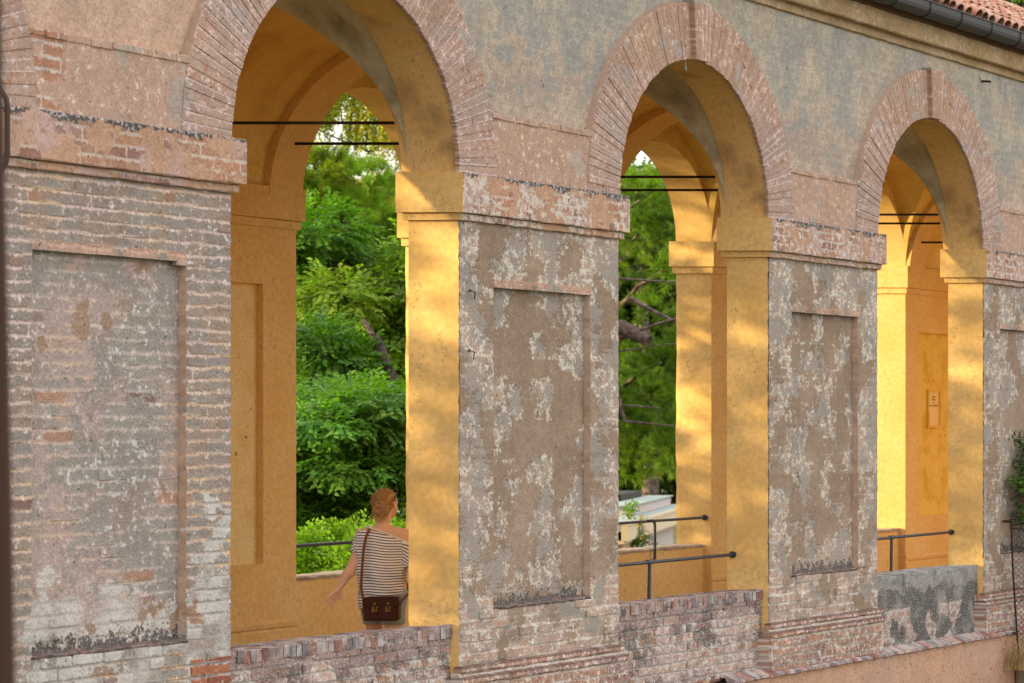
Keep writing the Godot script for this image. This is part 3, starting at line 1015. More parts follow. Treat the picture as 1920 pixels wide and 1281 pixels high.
func build_parapet(k: int, por: Node3D) -> void:
	var x0 := L0 + k * PER + PW
	var x1 := x0 + SP
	var mid := (x0 + x1) * 0.5
	var p := part("parapet", por)
	for h in 2:
		var a := x0 if h == 0 else mid
		var b := mid if h == 0 else x1
		var f := fmb((a + b) * 0.5)
		var n := 16
		var prev := []
		for i in n + 1:
			var x := lerpf(a, b, float(i) / n)
			var cur := []
			for q in 7:
				var top := PARA_Y - 0.06 if k != 2 else PARA_Y
				cur.append(Vector3(x, lerpf(FOOT_Y - 0.02, top, q / 6.0), -0.07 + (hash2(i + h * n, q + 70 * k) - 0.5) * 0.010))
			if i > 0:
				for q in 6:
					f.quad(prev[q], cur[q], cur[q + 1], prev[q + 1])
			prev = cur
		obj("face", f, fmat((a + b) * 0.5), p)
	var core := MB.new()
	core.box(x0 - 0.02, x1 + 0.02, FOOT_Y, PARA_Y - 0.058, -TW - 0.02, -0.08)
	obj("core", core, M.jamb, p)
	if k == 2 or k < 0 or k > 2:
		var c := MB.new()
		c.bar(x0 + 0.005, x1 - 0.003, [Vector2(-TW - 0.03, PARA_Y), Vector2(-TW - 0.03, PARA_Y - 0.07), Vector2(-0.074, PARA_Y - 0.07), Vector2(-0.071, PARA_Y - 0.02), Vector2(-0.085, PARA_Y + 0.004)], 0.07, 0.006, 170 + k)
		obj("coping", c, M.render_grey, p)
		return
	var x := x0 + 0.004
	var i := 0
	while x < x1 - 0.02:
		var w := 0.062 + hash2(i, k + 140) * 0.014
		var e := minf(x + w - 0.007, x1 - 0.004)
		var t := PARA_Y + (hash2(i, k + 150) - 0.5) * 0.012
		var z := -0.062 + hash2(i, k + 160) * 0.014
		var c := MB.new()
		c.slab([Vector3(x, t, z), Vector3(e, t, z), Vector3(e, t, -TW - 0.03), Vector3(x, t, -TW - 0.03)], [Vector3(x, t - 0.085, z), Vector3(e, t - 0.085, z), Vector3(e, t - 0.085, -TW - 0.03), Vector3(x, t - 0.085, -TW - 0.03)])
		obj("coping_brick", c, M.coping[int(hash2(i, k + 170) * 3.99)], p)
		x += w
		i += 1


func build_bricks(por: Node3D, parts: Dictionary) -> void:
	# bare bricks: the largest in view one by one, the rest as one part
	var cand := []
	var r0 := floori(GROUND_Y / CH)
	var r1 := floori(4.6 / CH)
	for row in range(r0, r1):
		var sh := (row & 1) * 0.5 + hash2(row, 77) * 0.25
		for bi in range(floori(17.5 / BL), floori(35.3 / BL)):
			var xa := (bi - sh) * BL + 0.012
			var xb := (bi + 1 - sh) * BL
			var ya := row * CH + 0.019
			var yb := (row + 1) * CH
			var xm := (xa + xb) * 0.5
			var ym := (ya + yb) * 0.5
			var reg := region_of(xm, ym)
			if reg == 0 or reg in [1, 3, 4, 5]: continue
			if xm < 17.55 or xm > 35.0: continue
			# cut the brick where its face ends
			while region_of(xa, ym) != reg: xa += 0.02
			while region_of(xb, ym) != reg: xb -= 0.02
			if xb - xa < 0.06: continue
			if region_of(xm, ya) != reg or region_of(xm, yb) != reg: continue
			var k := floori((xm - (L0 - RA)) / PER)
			var lx := xm - (L0 + k * PER)
			var z := zone_of(xm)
			var w: int = zn2[z].w
			var px := clampi(int((xm - zn2[z].x0) * PPM), 0, w - 1)
			var py := clampi(int((TEX_T - ym) * PPM), 0, int(zn2[z].h) - 1)
			var n2: float = zn2[z].d[py * w + px] / 255.0
			var n6: float = zn6[z].d[py * w + px] / 255.0
			var bare := bareness(xm, ym, reg, k, 0.5, n2)
			if bare < 0.47: continue
			if (reg == 6 or reg == 7) and k > 0:
				var lim := (0.49 if reg == 7 else 0.56) + (0.07 if ym > 2.7 else 0.0) + (0.09 if ym < 0.9 else 0.0)
				if n6 > lim - 0.08: continue
			if reg == 9 and (k >= 3 or (k == 2 and lx > 0.0)) and (ym > 0.25 or n6 > 0.5): continue
			if ym < -0.75 and xm < 30.0: continue
			var zz: float = {6: 0.0, 7: -REC, 8: 0.05, 9: -0.068, 10: 0.066, 2: 0.0}[reg]
			if reg == 8 and ym > 0.17: continue
			var hh := hash2(bi, row)
			var pr := 0.001 + hh * 0.006 + (0.006 if reg in [8, 9] or ym < 0.8 else 0.0)
			var area := (xb - xa) * (yb - ya) * pow(20.0 / xm, 3.0) * (1.0 + bare * 0.5)
			# below the lower edge of the picture
			if CAM_Y - ym > 483.0 * xm / FOCAL: area *= 0.01
			cand.append([area, xa, xb, ya, yb, zz, pr, reg, k, lx, xm])
	cand.sort_custom(func(a, b): return a[0] > b[0])
	var rest := [fmb(ZA0), fmb(ZB1)]
	var g := RandomNumberGenerator.new()
	g.seed = 4
	for i in cand.size():
		var c: Array = cand[i]
		var xm: float = c[10]
		var mb: MB = fmb(xm) if i < 290 else rest[zone_of(xm)]
		var q := []
		var b := []
		for e in [[c[1], c[3]], [c[2], c[3]], [c[2], c[4]], [c[1], c[4]]]:
			var v := Vector3(e[0] + g.randf_range(-0.005, 0.005), e[1] + g.randf_range(-0.004, 0.004), c[5] + c[6] + g.randf_range(-0.0012, 0.0012))
			q.append(v)
			b.append(Vector3(v.x, v.y, c[5] - 0.03))
		mb.slab(q, b)
		if i < 290:
			var own := "parapet" if c[7] == 9 else "retaining_wall" if c[7] == 10 else "arch_wall" if c[7] == 2 else "pier"
			var kk: int = c[8]
			if own == "parapet" and c[9] < 0.0: kk -= 1
			var par: Node3D = parts["retaining_wall"] if own == "retaining_wall" else parts[own][kk]
			obj("brick", mb, fmat(xm), par)
	var am := ArrayMesh.new()
	rest[0].mesh(am, M.wall_a)
	rest[1].mesh(am, M.wall_b)
	var o := MeshInstance3D.new()
	o.name = "brickwork"
	o.mesh = am
	o.set_meta("kind", "stuff")
	por.add_child(o, true)
	print("bricks ", cand.size())


func build_far_side(k: int, por: Node3D) -> void:
	# inner pier and arch on the far side of the walk
	var l := L0 + k * PER
	var r := l + PW + BAND
	var zi := -TW - PD
	var zo := zi - TW
	var fs := 4.19
	var p := part("rear_pier", por)
	var mb := MB.new()
	var pa := l + 0.40
	var pb := r - 0.43
	var pt := 3.36
	var pn := 1.01
	# inner face with its shallow recess
	mb.quad(Vector3(l, 0, zi), Vector3(r, 0, zi), Vector3(r, pn, zi), Vector3(l, pn, zi))
	mb.quad(Vector3(l, pt, zi), Vector3(r, pt, zi), Vector3(r, 3.85, zi), Vector3(l, 3.85, zi))
	mb.quad(Vector3(l, pn, zi), Vector3(pa, pn, zi), Vector3(pa, pt, zi), Vector3(l, pt, zi))
	mb.quad(Vector3(pb, pn, zi), Vector3(r, pn, zi), Vector3(r, pt, zi), Vector3(pb, pt, zi))
	var zp := zi - 0.055
	mb.quad(Vector3(pa, pn, zi), Vector3(pa, pn, zp), Vector3(pa, pt, zp), Vector3(pa, pt, zi))
	mb.quad(Vector3(pb, pn, zp), Vector3(pb, pn, zi), Vector3(pb, pt, zi), Vector3(pb, pt, zp))
	mb.quad(Vector3(pa, pn, zi), Vector3(pb, pn, zi), Vector3(pb, pn, zp), Vector3(pa, pn, zp))
	mb.quad(Vector3(pa, pt, zp), Vector3(pb, pt, zp), Vector3(pb, pt, zi), Vector3(pa, pt, zi))
	obj("inner_face", mb, M.inside, p)
	var pan := MB.new()
	pan.quad(Vector3(pa, pn, zp), Vector3(pb, pn, zp), Vector3(pb, pt, zp), Vector3(pa, pt, zp))
	obj("recessed_panel", pan, M.panel_in if k < 4 else M.panel_yellow, p)
	var jb := MB.new()
	var g := RandomNumberGenerator.new()
	g.seed = 700 + k
	var prev := []
	for j in 40:
		var y := lerpf(-1.0, 3.85, j / 39.0)
		var cur := [Vector3(l, y, zo + 0.04), Vector3(l + g.randf_range(0.0, 0.012), y, zo + g.randf_range(-0.006, 0.006)), Vector3(r, y, zo), Vector3(r, y, zi)]
		if j > 0:
			jb.quad(prev[1], prev[0], cur[0], cur[1])
			jb.quad(prev[2], prev[1], cur[1], cur[2])
			jb.quad(prev[3], prev[2], cur[2], cur[3])
		prev = cur
	jb.quad(Vector3(l, -1.0, zo + 0.04), Vector3(l, -1.0, zi), Vector3(l, 3.85, zi), Vector3(l, 3.85, zo + 0.04))
	obj("jamb", jb, M.jamb, p)
	var bm := MB.new()
	bm.bar(l - 0.012, r + 0.012, [Vector2(zi - 0.02, 0.53), Vector2(zi - 0.02, 0.455), Vector2(zi + 0.014, 0.462), Vector2(zi + 0.018, 0.5), Vector2(zi + 0.012, 0.522)], 0.15, 0.002, 210 + k)
	bm.box(l - 0.01, r + 0.01, 0.0, 0.43, zi - 0.02, zi + 0.012)
	obj("base_moulding", bm, M.inside, p)
	var cp := MB.new()
	for q in [[3.84, 3.914, 0.025], [3.914, fs, 0.05]]:
		var e: float = q[2]
		cp.bar(l - e, r + e, [Vector2(zo - e, q[1]), Vector2(zo - e, q[0]), Vector2(zi + e - 0.005, q[0]), Vector2(zi + e, q[0] + 0.006), Vector2(zi + e, q[1] - 0.008), Vector2(zi + e - 0.008, q[1])], 0.2, 0.0015, 220 + k)
	obj("impost", cp, M.jamb, p)
	# arch to the next rear pier
	var x0 := r
	var x1 := l + PER
	var cx := (x0 + x1) * 0.5
	var rx := (x1 - x0) * 0.5
	var ry := 0.99
	var n := 40
	var wl := MB.new()
	var so := MB.new()
	for i in n:
		var a0 := PI * i / n
		var a1 := PI * (i + 1) / n
		var q0 := Vector3(cx + rx * cos(a0), fs + ry * sin(a0), zi)
		var q1 := Vector3(cx + rx * cos(a1), fs + ry * sin(a1), zi)
		var b := Vector3(0, 0, -TW)
		var n0 := -Vector3(cos(a0) / rx, sin(a0) / ry, 0).normalized()
		var n1 := -Vector3(cos(a1) / rx, sin(a1) / ry, 0).normalized()
		so.quad_s(q0, q1, q1 + b, q0 + b, n0, n1, n1, n0)
		wl.quad(q1, q0, Vector3(q0.x, 6.0, zi), Vector3(q1.x, 6.0, zi))
		wl.quad(q0 + b, q1 + b, Vector3(q1.x, 6.3, zo), Vector3(q0.x, 6.3, zo))
	wl.quad(Vector3(l, fs, zi), Vector3(r, fs, zi), Vector3(r, 6.0, zi), Vector3(l, 6.0, zi))
	wl.quad(Vector3(r, fs, zo), Vector3(l, fs, zo), Vector3(l, 6.3, zo), Vector3(r, 6.3, zo))
	var aw := part("rear_arch", por)
	obj("face", wl, M.vault, aw)
	obj("soffit", so, M.jamb, aw)
	var pp := MB.new()
	pp.box(x0 - 0.01, x1 + 0.01, -1.0, FPARA_Y - 0.03, zo + 0.03, zi - 0.09)
	var pq := part("rear_parapet", por)
	obj("wall", pp, M.inside, pq)
	var pc := MB.new()
	pc.bar(x0 + 0.003, x1 - 0.003, [Vector2(zo, FPARA_Y), Vector2(zo, FPARA_Y - 0.035), Vector2(zi - 0.083, FPARA_Y - 0.035), Vector2(zi - 0.078, FPARA_Y - 0.012), Vector2(zi - 0.09, FPARA_Y)], 0.08, 0.006, 240 + k)
	obj("coping", pc, M.render_warm, pq)


func build_vault(k: int, por: Node3D) -> void:
	# cross vault of the bay after pier k, barrel over the pier, two transverse arches with their iron ties
	var l := L0 + k * PER
	var r := l + PW
	var cx := r + RA
	var cz := -TW - PD * 0.5
	var hz := PD * 0.5
	var rise := 1.38
	var n := 32
	var p := part("vault", por)
	var w := [MB.new(), MB.new(), MB.new()]
	for i in n:
		var a := [PI * i / n, PI * (i + 1) / n]
		var c := [cos(a[0]), cos(a[1])]
		var y := [SPRING + rise * sin(a[0]), SPRING + rise * sin(a[1])]
		for s in [1, -1]:
			var e := []
			var nn := []
			for q in 2:
				e.append([Vector3(cx + RA * c[q], y[q], cz + s * hz), Vector3(cx + RA * c[q], y[q], cz + s * hz * absf(c[q]))])
				nn.append(-Vector3(c[q] / RA, sin(a[q]) / rise, 0).normalized())
			if s > 0: w[0].quad_s(e[0][0], e[1][0], e[1][1], e[0][1], nn[0], nn[1], nn[1], nn[0])
			else: w[1].quad_s(e[1][0], e[0][0], e[0][1], e[1][1], nn[1], nn[0], nn[0], nn[1])
			e = []
			nn = []
			for q in 2:
				e.append([Vector3(cx + s * RA, y[q], cz + hz * c[q]), Vector3(cx + s * RA * absf(c[q]), y[q], cz + hz * c[q])])
				nn.append(-Vector3(0, sin(a[q]) / rise, c[q] / hz).normalized())
			if s < 0: w[1].quad_s(e[0][0], e[1][0], e[1][1], e[0][1], nn[0], nn[1], nn[1], nn[0])
			else: w[1].quad_s(e[1][0], e[0][0], e[0][1], e[1][1], nn[1], nn[0], nn[0], nn[1])
		var b := []
		var bn := []
		for q in 2:
			b.append(Vector3(l, y[q], cz + hz * c[q]))
			bn.append(-Vector3(0, sin(a[q]) / rise, c[q] / hz).normalized())
		var dx := Vector3(PW, 0, 0)
		w[2].quad_s(b[0], b[1], b[1] + dx, b[0] + dx, bn[0], bn[1], bn[1], bn[0])
	obj("front_web", w[0], M.web, p)
	obj("webs", w[1], M.vault, p)
	obj("barrel", w[2], M.vault, p)
	for s in 2:
		var xb := l if s == 0 else r
		var t := part("transverse_arch", por)
		var mb := MB.new()
		for i in n:
			var a0 := PI * i / n
			var a1 := PI * (i + 1) / n
			var q := []
			for a in [a0, a1]:
				q.append(Vector3(xb, SPRING + (rise - 0.07) * sin(a), cz + (hz - 0.055) * cos(a)))
				q.append(Vector3(xb, SPRING + (rise + 0.05) * sin(a), cz + (hz + 0.04) * cos(a)))
			var dx := Vector3(BAND, 0, 0)
			var n0 := Vector3(0, -sin(a0), -cos(a0))
			var n1 := Vector3(0, -sin(a1), -cos(a1))
			mb.quad_s(q[0], q[2], q[2] + dx, q[0] + dx, n0, n1, n1, n0)
			mb.quad(q[0], q[1], q[3], q[2])
			mb.quad(q[1] + dx, q[0] + dx, q[2] + dx, q[3] + dx)
		obj("band", mb, M.inside, t)
		var rod := MB.new()
		var ry := 4.50 if s == 0 else 4.56
		rod.tube([Vector3(xb + 0.21, ry, -TW - 0.02), Vector3(xb + 0.21, ry, -TW - PD + 0.02)], [0.0125], 8)
		obj("tie_rod", rod, M.iron, t)
	# the pier's inner pilaster that carries the second transverse arch
	var ps := MB.new()
	ps.box(r, r + BAND, 0.0, SPRING, -TW - 0.12, -TW + 0.001)
	obj("pilaster", ps, M.jamb, p)
	# back of the outer wall above the arches
	var bk := MB.new()
	for i in 24:
		var a0 := PI * i / 24.0
		var a1 := PI * (i + 1) / 24.0
		bk.quad(Vector3(cx + RA * cos(a0), SPRING + RA * sin(a0), -TW), Vector3(cx + RA * cos(a1), SPRING + RA * sin(a1), -TW), Vector3(cx + RA * cos(a1), 6.0, -TW), Vector3(cx + RA * cos(a0), 6.0, -TW))
	bk.quad(Vector3(r, SPRING, -TW), Vector3(l, SPRING, -TW), Vector3(l, 6.0, -TW), Vector3(r, 6.0, -TW))
	obj("lunette", bk, M.vault, p)


func build_roof(por: Node3D) -> void:
	var x0 := L0 - PER * 2.5
	var x1 := L0 + PER * 6.0
	var f := part("cornice", por)
	for zn in 4:
		var a: float = [x0, ZA0, zone_mid, ZB1][zn]
		var b: float = [ZA0, zone_mid, ZB1, x1][zn]
		var mb := fmb((a + b) * 0.5)
		mb.bar(a, b, [Vector2(-0.2, 6.175), Vector2(-0.2, CORN_Y), Vector2(-0.034, CORN_Y), Vector2(-0.024, CORN_Y + 0.008), Vector2(-0.024, 6.175)], 0.12, 0.0025, 260 + zn)
		obj("moulding", mb, fmat((a + b) * 0.5), f)
		var fr := fmb((a + b) * 0.5)
		fr.bar(a, b, [Vector2(-0.2, TOP_Y), Vector2(-0.2, 6.17), Vector2(0.038, 6.168), Vector2(0.05, 6.18), Vector2(0.05, TOP_Y)], 0.12, 0.003, 270 + zn)
		obj("frieze", fr, fmat((a + b) * 0.5), f)
	var gu := MB.new()
	var prof := []
	for i in 9:
		var a := PI + PI * i / 8.0
		prof.append(Vector2(0.165 + 0.085 * cos(a), 6.47 + 0.085 * sin(a)))
	for i in range(8):
		var p0: Vector2 = prof[i]
		var p1: Vector2 = prof[i + 1]
		for s in [0.0, 0.008]:
			gu.quad(Vector3(x0, p0.y + s, p0.x), Vector3(x1, p0.y + s, p0.x), Vector3(x1, p1.y + s, p1.x), Vector3(x0, p1.y + s, p1.x))
	gu.box(x0, x1, 6.47, 6.535, 0.246, 0.2515)
	gu.tube([Vector3(x0, 6.54, 0.252), Vector3(x1, 6.54, 0.252)], [0.009], 8)
	var go := obj("gutter", gu, M.gutter, por)
	var bx := 27.0
	while bx < 37.0:
		var br := MB.new()
		var pts := []
		for i in 13:
			var a := PI + PI * i / 12.0
			pts.append(Vector3(bx, 6.47 + 0.089 * sin(a), 0.165 + 0.089 * cos(a)))
		pts.append(Vector3(bx, 6.545, 0.256))
		br.tube(pts, [0.006], 6)
		obj("bracket", br, M.gutter, go)
		bx += 0.78
	var ridge := Vector2(-1.69, 7.42)
	var eave := Vector2(0.2, 6.56)
	var rf := part("roof", por)
	var sl := MB.new()
	sl.quad(Vector3(x0, eave.y - 0.03, eave.x - 0.05), Vector3(x1, eave.y - 0.03, eave.x - 0.05), Vector3(x1, ridge.y - 0.03, ridge.x), Vector3(x0, ridge.y - 0.03, ridge.x))
	sl.quad(Vector3(x0, 6.0, -0.15), Vector3(x1, 6.0, -0.15), Vector3(x1, 6.0, -3.3), Vector3(x0, 6.0, -3.3))
	sl.quad(Vector3(x1, eave.y - 0.03, -3.6), Vector3(x0, eave.y - 0.03, -3.6), Vector3(x0, ridge.y - 0.03, ridge.x), Vector3(x1, ridge.y - 0.03, ridge.x))
	sl.quad(Vector3(x0, 6.0, -3.37), Vector3(x0, 6.53, -3.6), Vector3(x1, 6.53, -3.6), Vector3(x1, 6.0, -3.37))
	sl.quad(Vector3(x0, 6.0, -0.15), Vector3(x0, 6.53, 0.15), Vector3(x1, 6.53, 0.15), Vector3(x1, 6.0, -0.15))
	obj("roof_deck", sl, M.deck, rf)
	# round clay tiles
	var shapes := []
	for v in 4:
		var mb := MB.new()
		var len := 0.40
		for s in 2:
			for i in 8:
				var a0 := PI * i / 8.0
				var a1 := PI * (i + 1) / 8.0
				var ra := 0.088 + v * 0.003 - s * 0.014
				var rb := 0.07 + v * 0.002 - s * 0.014
				var p0 := Vector3(cos(a0) * ra, sin(a0) * ra * 0.9, 0)
				var p1 := Vector3(cos(a1) * ra, sin(a1) * ra * 0.9, 0)
				var q0 := Vector3(cos(a0) * rb, sin(a0) * rb * 0.9, -len)
				var q1 := Vector3(cos(a1) * rb, sin(a1) * rb * 0.9, -len)
				var d0 := Vector3(cos(a0), sin(a0), 0)
				var d1 := Vector3(cos(a1), sin(a1), 0)
				if s == 0:
					mb.quad_s(p0, q0, q1, p1, d0, d0, d1, d1)
					var w0 := p0 * (ra - 0.014) / ra
					var w1 := p1 * (ra - 0.014) / ra
					mb.quad(w0, p0, p1, w1)
				else: mb.quad_s(p1, q1, q0, p0, -d1, -d1, -d0, -d0)
		shapes.append(mb.mesh())
	var slope := (ridge - eave)
	var tl := slope.length()
	var rows := int(tl / 0.29)
	var cols := 41
	for c in cols:
		for q in rows + 1:
			var t := (q * 0.29) / tl
			if t > 0.99: continue
			var o := MeshInstance3D.new()
			o.name = "tile"
			var hh := hash2(c, q + 800)
			o.mesh = shapes[int(hh * 3.99)]
			o.material_override = M.tiles[int(hash2(c, q + 900) * 4.99)]
			o.position = Vector3(28.7 + c * 0.208 + (hh - 0.5) * 0.025, lerpf(eave.y, ridge.y, t) + 0.012, lerpf(eave.x, ridge.x, t) + (hash2(c, q + 950) - 0.5) * 0.04)
			o.rotation = Vector3(atan2(slope.y, -slope.x) * 0.93, (hh - 0.5) * 0.1, (hash2(c, q + 970) - 0.5) * 0.08)
			rf.add_child(o, true)
	var tl2 := MB.new()
	for c in cols:
		var xx := 28.7 + c * 0.208 + 0.104
		tl2.tube([Vector3(xx, eave.y - 0.015, eave.x - 0.02), Vector3(xx, ridge.y - 0.015, ridge.x)], [0.05], 6, true)
	obj("channel_tiles", tl2, M.tiles[1], rf)
	var rd := MB.new()
	rd.tube([Vector3(x0, ridge.y, ridge.x), Vector3(x1, ridge.y, ridge.x)], [0.10], 10)
	obj("ridge_tiles", rd, M.tiles[0], rf)


func build_portico() -> void:
	var por := thing("portico", "long arcaded portico of weathered plaster and brick with ochre painted inner faces", "portico")
	var parts := {"pier": {}, "arch_wall": {}, "parapet": {}}
	for k in range(-2, 6):
		build_pier(k, por)
		parts.pier[k] = por.get_child(por.get_child_count() - 1)
		build_arch_wall(k, por)
		parts.arch_wall[k] = por.get_child(por.get_child_count() - 1)
		if k < 5:
			build_parapet(k, por)
			parts.parapet[k] = por.get_child(por.get_child_count() - 1)
			build_vault(k, por)
		build_far_side(k, por)
	for j in [-1, 0, 1, 2]:
		build_voussoirs(j, por)
	# retaining wall under the portico, with a tiled offset
	var rw := part("retaining_wall", por)
	parts["retaining_wall"] = rw
	for zn in 2:
		var a: float = [ZA0, zone_mid][zn]
		var b: float = [zone_mid, ZB1][zn]
		var f := fmb((a + b) * 0.5)
		var n := int((b - a) / 0.15)
		var prev := []
		for i in n + 1:
			var x := lerpf(a, b, float(i) / n)
			var cur := []
			for q in 9:
				cur.append(Vector3(x, lerpf(GROUND_Y - 0.2, FOOT_Y - 0.035, q / 8.0), 0.066 + (hash2(i + zn * 200, q + 400) - 0.5) * 0.009))
			if i > 0:
				for q in 8: f.quad(prev[q], cur[q], cur[q + 1], prev[q + 1])
			prev = cur
		obj("face", f, fmat((a + b) * 0.5), rw)
	var x := 26.4
	var i := 0
	while x < 35.3:
		var w := 0.12 + hash2(i, 1400) * 0.05
		var e := x + w - 0.006
		var z := 0.088 + hash2(i, 1410) * 0.022
		var t := FOOT_Y - 0.045 + hash2(i, 1420) * 0.008
		var mb := fmb(x)
		mb.slab([Vector3(x, t, z), Vector3(e, t, z), Vector3(e, t + 0.022, z - 0.01), Vector3(x, t + 0.022, z - 0.01)], [Vector3(x, t - 0.005, 0.0), Vector3(e, t - 0.005, 0.0), Vector3(e, t + 0.075, -0.03), Vector3(x, t + 0.075, -0.03)])
		mb.quad(Vector3(x, t + 0.02, z - 0.012), Vector3(e, t + 0.02, z - 0.012), Vector3(e, t + 0.055, -0.08), Vector3(x, t + 0.055, -0.08))
		obj("ledge_brick", mb, M.coping[int(hash2(i, 1430) * 3.99)], rw)
		x += w
		i += 1
	build_bricks(por, parts)
	build_roof(por)
	var fl := MB.new()
	fl.box(L0 - PER * 2.5, L0 + PER * 6, -0.15, 0.0, -TW - PD - TW, -0.09)
	obj("floor", fl, M.floor, por)
	var lower := MB.new()
	lower.box(L0 - PER * 2.5, ZA0, GROUND_Y - 0.2, FOOT_Y - 0.02, -3.3, 0.05)
	lower.box(ZB1, L0 + PER * 6, GROUND_Y - 0.2, FOOT_Y - 0.02, -3.3, 0.05)
	lower.box(L0 - PER * 2.5, L0 + PER * 6, GROUND_Y - 0.2, -0.16, -3.36, -0.05)
	obj("foundation", lower, M.plain, por)


# ---- ground, fittings, house ----
func build_setting() -> void:
	var g := MB.new()
	var n := 40
	for i in n:
		for j in n:
			var x0 := -250.0 + 700.0 * i / n
			var x1 := -250.0 + 700.0 * (i + 1) / n
			var z0 := -350.0 + 600.0 * j / n
			var z1 := -350.0 + 600.0 * (j + 1) / n
			g.quad(Vector3(x0, GROUND_Y, z1), Vector3(x1, GROUND_Y, z1), Vector3(x1, GROUND_Y, z0), Vector3(x0, GROUND_Y, z0))
	struct("ground", g, M.ground)
	var b := MB.new()
	b.bar(32.75, 40.0, [Vector2(0.07, -0.5), Vector2(0.07, GROUND_Y), Vector2(3.0, GROUND_Y), Vector2(2.0, -0.55)], 0.3, 0.02, 5)
	struct("path", b, M.earth)


func handrail(label: String, x0: float, x1: float, y: float, z: float, post: float, foot: float, bent := false) -> void:
	var t := thing("handrail", label, "handrail", Vector3(x0, 0, z))
	var w := x1 - x0
	var r := MB.new()
	r.tube([Vector3(-0.05, y - 0.006, 0), Vector3(w * 0.5, y - 0.002, 0.003), Vector3(w + 0.02, y, 0)], [0.0155], 10)
	obj("rail", r, M.rail, t)
	var f := MB.new()
	f.tube([Vector3(w - 0.022, y, 0), Vector3(w - 0.001, y, 0)], [0.032, 0.03], 12)
	obj("flange", f, M.rail, t)
	if post > 0.0:
		var p := MB.new()
		var px := post - x0
		if bent:
			var pts := [Vector3(px - 0.13, y + 0.004, 0.01), Vector3(px - 0.05, y + 0.006, 0.018), Vector3(px - 0.012, y - 0.01, 0.02), Vector3(px, y - 0.05, 0.02), Vector3(px, foot + 0.04, 0.02), Vector3(px - 0.01, foot + 0.01, 0.0), Vector3(px - 0.03, foot, -0.1)]
			p.tube(pts, [0.0135], 10)
		else:
			p.tube([Vector3(px, y, 0), Vector3(px - 0.012, foot, 0)], [0.0145], 10)
			p.tube([Vector3(px - 0.05, y, 0), Vector3(px + 0.05, y, 0)], [0.021, 0.021], 10)
		obj("post", p, M.rail, t)


